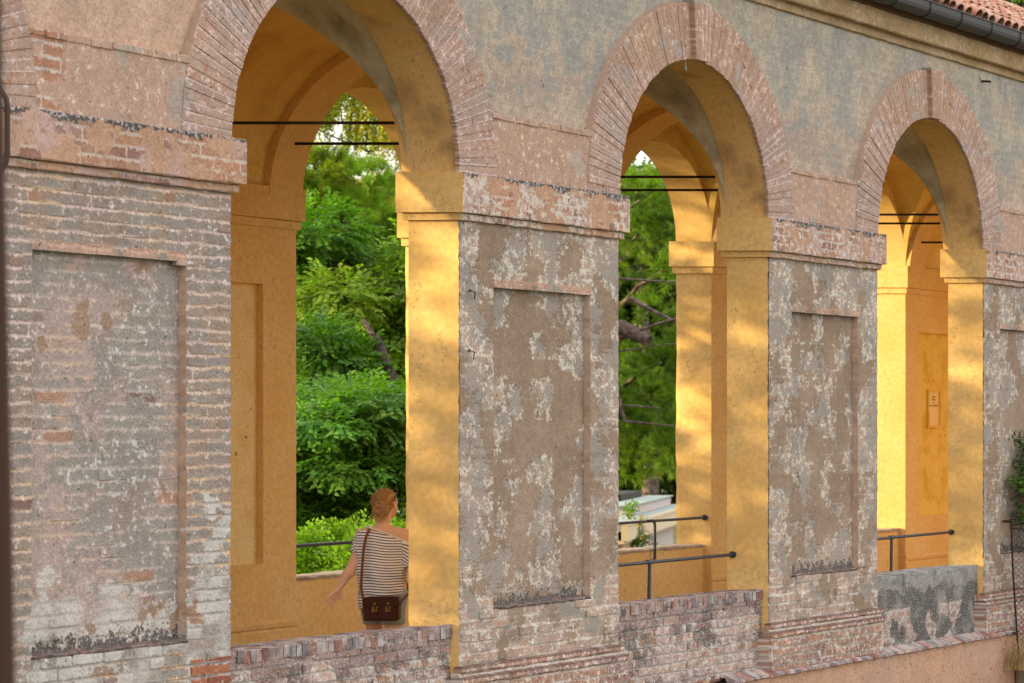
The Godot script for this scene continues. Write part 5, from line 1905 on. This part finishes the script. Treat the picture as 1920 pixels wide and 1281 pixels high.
# ---- the walking woman ----
# smooth union of tapered capsules, meshed as surface nets
func nets(bones: Array, cell: float, smooth: float, cut = null) -> MB:
	var lo := Vector3(1e9, 1e9, 1e9)
	var hi := -lo
	for b in bones:
		for e in [[b[0], b[2]], [b[1], b[3]]]:
			lo = lo.min(e[0] - Vector3.ONE * (e[1] + 0.04))
			hi = hi.max(e[0] + Vector3.ONE * (e[1] + 0.04))
	var n := Vector3i(((hi - lo) / cell).ceil()) + Vector3i.ONE * 2
	var f := PackedFloat32Array()
	f.resize(n.x * n.y * n.z)
	f.fill(1.0)
	for b in bones:
		var a: Vector3 = b[0]
		var c: Vector3 = b[1]
		var ra: float = b[2]
		var rb: float = b[3]
		var sq: Vector3 = b[4] if b.size() > 4 else Vector3.ONE
		var m := maxf(ra, rb) * maxf(sq.x, maxf(sq.y, sq.z)) + 0.05 + smooth
		var i0 := Vector3i(((a.min(c) - Vector3.ONE * m - lo) / cell).floor()).clamp(Vector3i.ZERO, n - Vector3i.ONE)
		var i1 := Vector3i(((a.max(c) + Vector3.ONE * m - lo) / cell).ceil()).clamp(Vector3i.ZERO, n - Vector3i.ONE)
		var ac := c - a
		var l2 := maxf(ac.length_squared(), 1e-9)
		for z in range(i0.z, i1.z + 1):
			for y in range(i0.y, i1.y + 1):
				for x in range(i0.x, i1.x + 1):
					var p := lo + Vector3(x, y, z) * cell
					var t := clampf((p - a).dot(ac) / l2, 0.0, 1.0)
					var d := ((p - a - ac * t) / sq).length() - lerpf(ra, rb, t)
					var i := (z * n.y + y) * n.x + x
					var o := f[i]
					var h := maxf(smooth - absf(d - o), 0.0) / smooth
					f[i] = minf(d, o) - h * h * smooth * 0.25
	if cut != null:
		for z in n.z:
			for y in n.y:
				for x in n.x:
					var i := (z * n.y + y) * n.x + x
					if f[i] < 0.06:
						f[i] = cut.call(lo + Vector3(x, y, z) * cell, f[i])
	var at := {}
	var cnr := [0, 1, n.x, n.x + 1, n.x * n.y, n.x * n.y + 1, n.x * n.y + n.x, n.x * n.y + n.x + 1]
	var off := [Vector3(0, 0, 0), Vector3(1, 0, 0), Vector3(0, 1, 0), Vector3(1, 1, 0), Vector3(0, 0, 1), Vector3(1, 0, 1), Vector3(0, 1, 1), Vector3(1, 1, 1)]
	var edges := [[0, 1], [2, 3], [4, 5], [6, 7], [0, 2], [1, 3], [4, 6], [5, 7], [0, 4], [1, 5], [2, 6], [3, 7]]
	for z in n.z - 1:
		for y in n.y - 1:
			for x in n.x - 1:
				var i := (z * n.y + y) * n.x + x
				var neg := 0
				for c in 8:
					if f[i + cnr[c]] < 0.0: neg += 1
				if neg == 0 or neg == 8: continue
				var s := Vector3.ZERO
				var k := 0
				for e in edges:
					var d0 := f[i + cnr[e[0]]]
					var d1 := f[i + cnr[e[1]]]
					if (d0 < 0.0) != (d1 < 0.0):
						s += off[e[0]].lerp(off[e[1]], d0 / (d0 - d1))
						k += 1
				var gr := Vector3(f[i + 1] - f[i], f[i + n.x] - f[i], f[i + n.x * n.y] - f[i])
				gr += Vector3(f[i + cnr[7]] - f[i + cnr[6]], f[i + cnr[7]] - f[i + cnr[5]], f[i + cnr[7]] - f[i + cnr[3]])
				at[i] = [lo + (Vector3(x, y, z) + s / k) * cell, gr.normalized()]
	var mb := MB.new()
	var sx := 1
	var sy := n.x
	var sz := n.x * n.y
	for i in at:
		for ax in 3:
			var d: int = [sx, sy, sz][ax]
			var u: int = [sy, sz, sx][ax]
			var v: int = [sz, sx, sy][ax]
			if (f[i] < 0.0) == (f[i + d] < 0.0): continue
			if not (at.has(i - u) and at.has(i - v) and at.has(i - u - v)): continue
			var q := [at[i], at[i - u], at[i - u - v], at[i - v]]
			if f[i] < 0.0: q = [q[0], q[3], q[2], q[1]]
			q = [q[3], q[2], q[1], q[0]]
			mb.quad_s(q[0][0], q[1][0], q[2][0], q[3][0], q[0][1], q[1][1], q[2][1], q[3][1])
	return mb


func finger(out: Array, root: Vector3, dir: Vector3, curl: Vector3, ln: float, r: float) -> void:
	var a := root
	var d := dir
	for i in 3:
		var b: Vector3 = a + d * ln * [0.42, 0.32, 0.26][i]
		out.append([a, b, r * (1.0 - i * 0.12), r * (0.88 - i * 0.12)])
		a = b
		d = (d + curl * 0.45).normalized()


func hand(bones: Array, wrist: Vector3, dir: Vector3, side: Vector3, inward: Vector3) -> void:
	# side points to the thumb's edge of the palm, inward out of the palm
	var pe := wrist + dir * 0.085
	for i in 4:
		var o := side * (0.027 - i * 0.018)
		bones.append([wrist + dir * 0.018 + o * 0.6, pe + o, 0.0135, 0.0115])
		finger(bones, pe + o, (dir + side * (0.10 - i * 0.07)).normalized(), inward, [0.072, 0.08, 0.074, 0.058][i], 0.0088)
	var th := wrist + dir * 0.025 + side * 0.022
	bones.append([wrist + dir * 0.01, th, 0.014, 0.0135])
	finger(bones, th, (dir * 0.7 + side * 0.75 + inward * 0.3).normalized(), (dir + inward * 0.5) * 0.5, 0.075, 0.0098)


func build_person() -> void:
	# local axes: x to her right, y up, z backwards; she walks away along the portico
	var base := Vector3(23.87, 0.0, -1.56)
	var t := thing("person", "woman in a striped loose shirt and pale shorts walking away with arms swinging", "person", base, -1.28)
	var v := func(x, y, z): return Vector3(x, y, z)
	# body
	var b := []
	b.append([v.call(0, 0.86, 0.0), v.call(0, 0.98, 0.0), 0.135, 0.118, Vector3(1.18, 1, 0.86)])
	b.append([v.call(0, 0.98, 0.0), v.call(0, 1.16, -0.01), 0.112, 0.122, Vector3(1.14, 1, 0.82)])
	b.append([v.call(0, 1.16, -0.01), v.call(0, 1.26, 0.0), 0.122, 0.09, Vector3(1.25, 1, 0.8)])
	b.append([v.call(-0.14, 1.275, 0.005), v.call(0.15, 1.27, 0.005), 0.058, 0.06])
	b.append([v.call(0, 1.28, 0.012), v.call(0.005, 1.42, -0.012), 0.056, 0.05])
	b.append([v.call(-0.09, 1.30, 0.015), v.call(0.09, 1.30, 0.015), 0.042, 0.042])
	# legs, one ahead of the other
	b.append([v.call(-0.085, 0.84, 0), v.call(-0.09, 0.45, -0.14), 0.085, 0.056])
	b.append([v.call(-0.09, 0.45, -0.14), v.call(-0.085, 0.09, -0.16), 0.054, 0.036])
	b.append([v.call(0.085, 0.84, 0), v.call(0.09, 0.46, 0.06), 0.085, 0.056])
	b.append([v.call(0.09, 0.46, 0.06), v.call(0.085, 0.10, 0.25), 0.054, 0.036])
	b.append([v.call(-0.085, 0.045, -0.13), v.call(-0.09, 0.03, -0.30), 0.038, 0.03])
	b.append([v.call(0.085, 0.06, 0.27), v.call(0.09, 0.03, 0.12), 0.038, 0.03])
	# left arm swings back and out, right arm forward
	var le: Vector3 = v.call(-0.19, 1.04, 0.06)
	var lw: Vector3 = v.call(-0.285, 0.85, 0.10)
	b.append([v.call(-0.145, 1.265, 0.005), le, 0.045, 0.036])
	b.append([le, le.lerp(lw, 0.35), 0.036, 0.036])
	b.append([le.lerp(lw, 0.35), lw, 0.036, 0.0235])
	var re: Vector3 = v.call(0.25, 1.02, 0.03)
	var rw: Vector3 = v.call(0.27, 0.90, -0.19)
	b.append([v.call(0.175, 1.26, 0.005), re, 0.048, 0.037])
	b.append([re, rw, 0.036, 0.0235])
	var body := nets(b, 0.0135, 0.03)
	# head turned to her right: skull, jaw, nose, ears, eyes
	var hc: Vector3 = v.call(0.01, 1.525, -0.025)
	var turn := Basis(Vector3.UP, deg_to_rad(-20.0)) * Basis(Vector3.RIGHT, deg_to_rad(-4.0))
	var hd := []
	var at := func(x, y, z): return hc + turn * Vector3(x, y, z)
	hd.append([at.call(0, 0.022, 0.012), at.call(0, 0.022, -0.018), 0.083, 0.08, Vector3(0.92, 1.06, 1.0)])
	hd.append([at.call(0, -0.03, -0.035), at.call(0, -0.082, -0.07), 0.058, 0.032])
	hd.append([at.call(-0.035, -0.03, -0.05), at.call(-0.02, -0.08, -0.06), 0.034, 0.026])
	hd.append([at.call(0.035, -0.03, -0.05), at.call(0.02, -0.08, -0.06), 0.034, 0.026])
	hd.append([at.call(0, 0.012, -0.094), at.call(0, -0.028, -0.113), 0.008, 0.0125])
	hd.append([at.call(-0.014, -0.06, -0.096), at.call(0.014, -0.06, -0.096), 0.0075, 0.0075])
	hd.append([at.call(-0.038, 0.028, -0.084), at.call(0.038, 0.028, -0.084), 0.011, 0.011])
	for s in [-1, 1]:
		hd.append([at.call(s * 0.077, 0.012, 0.0), at.call(s * 0.08, -0.022, -0.006), 0.013, 0.008, Vector3(0.6, 1.3, 1.0)])
		hd.append([at.call(s * 0.032, 0.01, -0.086), at.call(s * 0.032, 0.01, -0.087), 0.0125, 0.0125])
	hd.append([at.call(0, -0.05, 0.0), v.call(0.004, 1.36, -0.004), 0.05, 0.05])
	var hm := nets(hd, 0.0055, 0.016)
	body.v.append_array(hm.v)
	body.n.append_array(hm.n)
	body.uv.append_array(hm.uv)
	var hb := []
	var dl := (lw - le).normalized()
	dl = (dl + Vector3(-0.1, -0.15, 0.1)).normalized()
	hand(hb, lw, dl, (Vector3(0.75, 0.1, -0.65) - dl * Vector3(0.75, 0.1, -0.65).dot(dl)).normalized(), (Vector3(0.5, 0.05, 0.6) - dl * Vector3(0.5, 0.05, 0.6).dot(dl)).normalized())
	hb.append([lw - dl * 0.02, lw + dl * 0.03, 0.0225, 0.02])
	var h1 := nets(hb, 0.0042, 0.008)
	hb = []
	var dr := (rw - re).normalized()
	hand(hb, rw, dr, Vector3(-0.3, 0.9, 0.3).normalized(), Vector3(-0.9, -0.2, 0).normalized())
	hb.append([rw - dr * 0.02, rw + dr * 0.03, 0.0225, 0.02])
	var h2 := nets(hb, 0.0048, 0.008)
	for h in [h1, h2]:
		body.v.append_array(h.v)
		body.n.append_array(h.n)
		body.uv.append_array(h.uv)
	obj("body", body, M.skin, t)
	# eyes and mouth seen only from ahead
	var ey := MB.new()
	for s in [-1, 1]:
		ey.tube([at.call(s * 0.032, 0.01, -0.092), at.call(s * 0.032, 0.01, -0.1005)], [0.009, 0.006], 8)
	obj("eyes", ey, M.dark, t)
	# hair drawn into a loose knot
	var hr := []
	hr.append([at.call(0, 0.045, 0.012), at.call(0, 0.036, 0.03), 0.088, 0.084, Vector3(0.97, 1.0, 1.0)])
	hr.append([at.call(0, 0.0, 0.045), at.call(0, -0.04, 0.05), 0.07, 0.05, Vector3(1.1, 1, 0.8)])
	var kn: Vector3 = hc + Vector3(0.0, -0.028, 0.095)
	hr.append([kn + Vector3(-0.02, 0.02, 0), kn + Vector3(0.02, -0.015, 0.0), 0.036, 0.034])
	hr.append([kn + Vector3(-0.03, -0.03, 0.01), kn + Vector3(0.02, -0.04, 0.005), 0.026, 0.026])
	hr.append([kn + Vector3(0.025, 0.02, 0.0), kn + Vector3(0.03, -0.02, 0.012), 0.022, 0.02])
	hr.append([at.call(-0.055, -0.01, 0.03), kn + Vector3(-0.03, -0.05, -0.01), 0.028, 0.02])
	hr.append([at.call(0.06, 0.0, 0.02), kn + Vector3(0.03, -0.04, -0.01), 0.024, 0.02])
	var face_cut := func(p: Vector3, d: float) -> float:
		var q: Vector3 = turn.inverse() * (p - hc)
		var w := sin(q.x * 330.0 + q.z * 120.0) * 0.0022 + sin(q.y * 210.0 + q.x * 140.0) * 0.0018
		return maxf(d + w, -(q.z + 0.035 + maxf(0.0, 0.06 - q.y) * 0.35))
	obj("hair", nets(hr, 0.0055, 0.014, face_cut), M.hair, t)
	var st := MB.new()
	var g := RandomNumberGenerator.new()
	g.seed = 8
	for i in 240:
		var on := i % 3
		var a: Vector3
		var e: Vector3
		if on == 0:      # combed from the brow to the knot
			var an := g.randf_range(-1.5, 1.5)
			a = at.call(sin(an) * 0.082, 0.075 + 0.035 * cos(an), -0.01 + g.randf_range(-0.02, 0.03))
			e = kn + Vector3(g.randf_range(-0.03, 0.03), g.randf_range(-0.02, 0.04), 0.01)
			var m := (a + e) * 0.5
			m = hc + (m - hc).normalized() * 0.109
			st.tube([a, a.lerp(m, 0.6) + (a - hc).normalized() * 0.008, m, e], [0.0022], 4, false)
		elif on == 1:    # curls of the knot
			var c := kn + Vector3(g.randf_range(-0.03, 0.03), g.randf_range(-0.045, 0.035), g.randf_range(0.0, 0.02))
			var pts := []
			var r := g.randf_range(0.012, 0.03)
			var ph := g.randf() * TAU
			for k in 6:
				pts.append(c + Vector3(cos(ph + k * 0.8) * r, sin(ph + k * 0.8) * r, 0.012 + 0.01 * sin(k)))
			st.tube(pts, [0.0022], 4, false)
		else:            # loose ends at the nape
			a = kn + Vector3(g.randf_range(-0.045, 0.035), g.randf_range(-0.06, -0.02), g.randf_range(-0.03, 0.01))
			e = a + Vector3(g.randf_range(-0.05, 0.02), g.randf_range(-0.07, -0.01), g.randf_range(-0.01, 0.03))
			st.tube([a, (a + e) * 0.5 + Vector3(g.randf_range(-0.01, 0.01), 0.005, 0.006), e], [0.0017], 4, false)
	obj("hair_strands", st, M.hair_light, t)
	# loose shirt: cut at the hem, the sleeves and along a neckline that slips off the right shoulder
	var sh := []
	sh.append([v.call(0, 0.70, 0.015), v.call(0, 0.98, 0.01), 0.15, 0.145, Vector3(1.17, 1, 0.92)])
	sh.append([v.call(0, 0.98, 0.01), v.call(0, 1.18, 0.0), 0.148, 0.142, Vector3(1.18, 1, 0.86)])
	sh.append([v.call(-0.12, 1.255, 0.005), v.call(0.12, 1.22, 0.005), 0.072, 0.09])
	sh.append([v.call(-0.125, 1.255, 0.005), v.call(-0.165, 1.14, 0.03), 0.062, 0.064])
	sh.append([v.call(0.16, 1.235, 0.005), v.call(0.245, 1.03, 0.02), 0.068, 0.082])
	var shirt_cut := func(p: Vector3, d: float) -> float:
		var w := sin(p.y * 46.0 + p.x * 30.0) * 0.004 * clampf((1.15 - p.y) * 3.0, 0.0, 1.0) + sin(p.x * 42.0 + p.y * 9.0 + p.z * 20.0) * 0.006 * clampf((1.2 - p.y) * 2.5, 0.0, 1.0)
		var o := d + w
		o = maxf(o, 0.665 + (p.x + 0.2) * 0.16 - p.y)
		if p.x < -0.165: o = maxf(o, -((p - Vector3(-0.185, 1.14, 0.035)).dot(Vector3(0.3, 0.95, -0.1))))
		if p.x > 0.17: o = maxf(o, -((p - Vector3(0.245, 1.025, 0.02)).dot(Vector3(-0.3, 0.95, 0.0))))
		# neckline
		o = maxf(o, (p - Vector3(-0.065, 1.335, 0.03)).dot(Vector3(0.40, 0.91, 0.10).normalized()))
		return o
	var sm := nets(sh, 0.0105, 0.045, shirt_cut)
	for i in sm.v.size():
		var p := sm.v[i]
		var s := p.y + 0.10 * p.x * clampf((p.y - 0.7) * 2.0, 0.0, 1.0) + 0.004 * sin(p.x * 25.0)
		if p.x > 0.165: s = p.y * 0.8 + 0.62 * absf(p.z - 0.03) + p.x * 0.5
		elif p.x < -0.17: s = p.y * 0.9 - p.x * 0.45
		sm.uv[i] = Vector2(p.x, s / 0.0225)
	obj("shirt", sm, M.stripes, t)
	var hem := MB.new()
	var hp := []
	for i in 14:
		var u := i / 13.0
		hp.append(Vector3(lerpf(-0.10, 0.185, u), lerpf(1.350, 1.222, u) + 0.004 * sin(u * PI), 0.062 + 0.014 * sin(u * PI)))
	hem.tube(hp, [0.0085], 6)
	obj("neck_band", hem, M.white_cloth, t)
	# shorts
	var so := []
	so.append([v.call(0, 0.80, 0.0), v.call(0, 0.92, 0.0), 0.145, 0.125, Vector3(1.17, 1, 0.88)])
	so.append([v.call(-0.075, 0.8, 0.0), v.call(-0.08, 0.56, -0.095), 0.095, 0.085])
	so.append([v.call(0.075, 0.8, 0.0), v.call(0.085, 0.56, 0.035), 0.095, 0.085])
	var short_cut := func(p: Vector3, d: float) -> float:
		return maxf(d + sin(p.x * 50.0 + p.y * 20.0) * 0.003, 0.545 - p.y)
	obj("shorts", nets(so, 0.013, 0.03, short_cut), M.denim, t)
	for s in [0, 1]:
		var shoe := []
		var p: Vector3 = v.call(-0.087, 0.03, -0.2) if s == 0 else v.call(0.087, 0.035, 0.2)
		shoe.append([p + Vector3(0, 0.012, 0.07), p + Vector3(0, 0.0, -0.09), 0.046, 0.04])
		obj("shoe", nets(shoe, 0.012, 0.02), M.leather, t)
	build_bag(base, -1.28)
	# sunglasses pushed up on the head
	var gl := thing("sunglasses", "dark sunglasses pushed up into the woman's hair", "sunglasses", base, -1.28)
	var gm := MB.new()
	for s in [-1, 1]:
		var c: Vector3 = at.call(s * 0.036, 0.108, -0.058)
		var ring := []
		for i in 11:
			var a := TAU * i / 10.0
			ring.append(c + turn * Vector3(cos(a) * 0.028, sin(a) * 0.016, -sin(a) * 0.015))
		gm.tube(ring, [0.004], 6)
		for i in 10:
			gm.tri(c, ring[i], ring[i + 1])
	obj("lenses", gm, M.black_gloss, gl)
	for s in [-1, 1]:
		var arm := MB.new()
		arm.tube([at.call(s * 0.064, 0.106, -0.055), at.call(s * 0.089, 0.075, -0.005), at.call(s * 0.091, 0.03, 0.03)], [0.0028], 6)
		obj("temple", arm, M.black_gloss, gl)


func build_bag(base: Vector3, turn: float) -> void:
	var h := thing("satchel", "dark brown leather satchel with two brass buckles hanging behind the woman", "bag", base, turn)
	# lies against her back on the right side
	var c := Vector3(0.05, 0.685, 0.205)
	var w := 0.126
	var ht := 0.1
	bag_piece("pouch", c, -w, w, -ht, ht * 0.8, -0.035, 0.03, 0.025, M.leather, h)
	bag_piece("pocket", c, -w * 0.62, w * 0.9, -ht * 0.82, ht * 0.3, 0.03, 0.045, 0.03, M.leather, h)
	bag_piece("flap", c, -w * 1.0, w * 1.06, ht * 0.18, ht, -0.03, 0.054, 0.028, M.leather_dark, h)
	for x in [-0.035, 0.06]:
		bag_piece("buckle_strap", c, x - 0.011, x + 0.011, -ht * 0.52, ht * 0.42, 0.046, 0.058, 0.008, M.leather, h)
		var bk := MB.new()
		var y := c.y + 0.0
		var zz := c.z + 0.062
		bk.tube([Vector3(c.x + x - 0.016, y - 0.017, zz), Vector3(c.x + x + 0.016, y - 0.017, zz), Vector3(c.x + x + 0.016, y + 0.017, zz), Vector3(c.x + x - 0.016, y + 0.017, zz), Vector3(c.x + x - 0.016, y - 0.017, zz)], [0.004], 6)
		bk.tube([Vector3(c.x + x - 0.016, y, zz), Vector3(c.x + x + 0.016, y, zz)], [0.003], 6)
		obj("buckle", bk, M.brass, h)
		var sd := MB.new()
		sd.tube([Vector3(c.x + x, y + 0.045, zz - 0.004), Vector3(c.x + x, y + 0.045, zz + 0.004)], [0.006], 8)
		obj("stud", sd, M.brass, h)
	# long strap from the bag's side over the left shoulder
	var ls := MB.new()
	var pts := [Vector3(c.x - w - 0.004, c.y - 0.03, c.z), Vector3(c.x - w - 0.006, c.y + 0.07, c.z + 0.0), Vector3(-0.108, 0.86, 0.175), Vector3(-0.105, 1.0, 0.16), Vector3(-0.1, 1.15, 0.143), Vector3(-0.09, 1.26, 0.115), Vector3(-0.082, 1.325, 0.06), Vector3(-0.08, 1.335, 0.0), Vector3(-0.07, 1.28, -0.09), Vector3(-0.02, 1.1, -0.15), Vector3(0.12, 0.9, -0.15), Vector3(0.19, 0.8, -0.03), Vector3(c.x + w, c.y + 0.05, c.z - 0.02)]
	for i in pts.size() - 1:
		var a: Vector3 = pts[i]
		var b: Vector3 = pts[i + 1]
		var d := (b - a).normalized()
		var o := Vector3(a.x * 0.6, 0, a.z)
		o = (o - d * o.dot(d)).normalized()
		var s := d.cross(o).normalized() * 0.0095
		var th := o * 0.003
		ls.quad(a - s + th, b - s + th, b + s + th, a + s + th)
		ls.quad(a + s - th, b + s - th, b - s - th, a - s - th)
		ls.quad(a - s - th, b - s - th, b - s + th, a - s + th)
		ls.quad(a + s + th, b + s + th, b + s - th, a + s - th)
	obj("shoulder_strap", ls, M.leather_light, h)
	for y in [0.02, 0.05]:
		var rg := MB.new()
		rg.tube([Vector3(c.x - w - 0.012, c.y + y, c.z - 0.008), Vector3(c.x - w - 0.012, c.y + y, c.z + 0.012)], [0.006], 8)
		obj("rivet", rg, M.brass, h)


func bag_piece(called: String, c: Vector3, dx0: float, dx1: float, dy0: float, dy1: float, dz0: float, dz1: float, r: float, m: Material, par: Node) -> void:
	var mb := MB.new()
	var x0 := c.x + dx0
	var x1 := c.x + dx1
	var y0 := c.y + dy0
	var y1 := c.y + dy1
	var z0 := c.z + dz0
	var z1 := c.z + dz1
	var prof := []
	for q in [[x1 - r, y0, -PI / 2], [x1, y1 - r, 0.0], [x0 + r, y1, PI / 2], [x0, y0 + r, PI]]:
		var cc := Vector2(clampf(q[0], x0 + r, x1 - r), clampf(q[1], y0 + r, y1 - r))
		for i in 5:
			var a: float = q[2] + PI / 2 * i / 4.0
			prof.append(cc + Vector2(cos(a), sin(a)) * r)
	var n := prof.size()
	var mid := Vector2((x0 + x1) * 0.5, (y0 + y1) * 0.5)
	for i in n:
		var p: Vector2 = prof[i]
		var q: Vector2 = prof[(i + 1) % n]
		var pi := p.lerp(mid, 0.05)
		var qi := q.lerp(mid, 0.05)
		mb.quad(Vector3(p.x, p.y, z0), Vector3(q.x, q.y, z0), Vector3(q.x, q.y, z1 - 0.006), Vector3(p.x, p.y, z1 - 0.006))
		mb.quad(Vector3(p.x, p.y, z1 - 0.006), Vector3(q.x, q.y, z1 - 0.006), Vector3(qi.x, qi.y, z1), Vector3(pi.x, pi.y, z1))
		mb.tri(Vector3(pi.x, pi.y, z1), Vector3(qi.x, qi.y, z1), Vector3(mid.x, mid.y, z1))
		mb.tri(Vector3(q.x, q.y, z0), Vector3(p.x, p.y, z0), Vector3(mid.x, mid.y, z0))
	obj(called, mb, m, par)
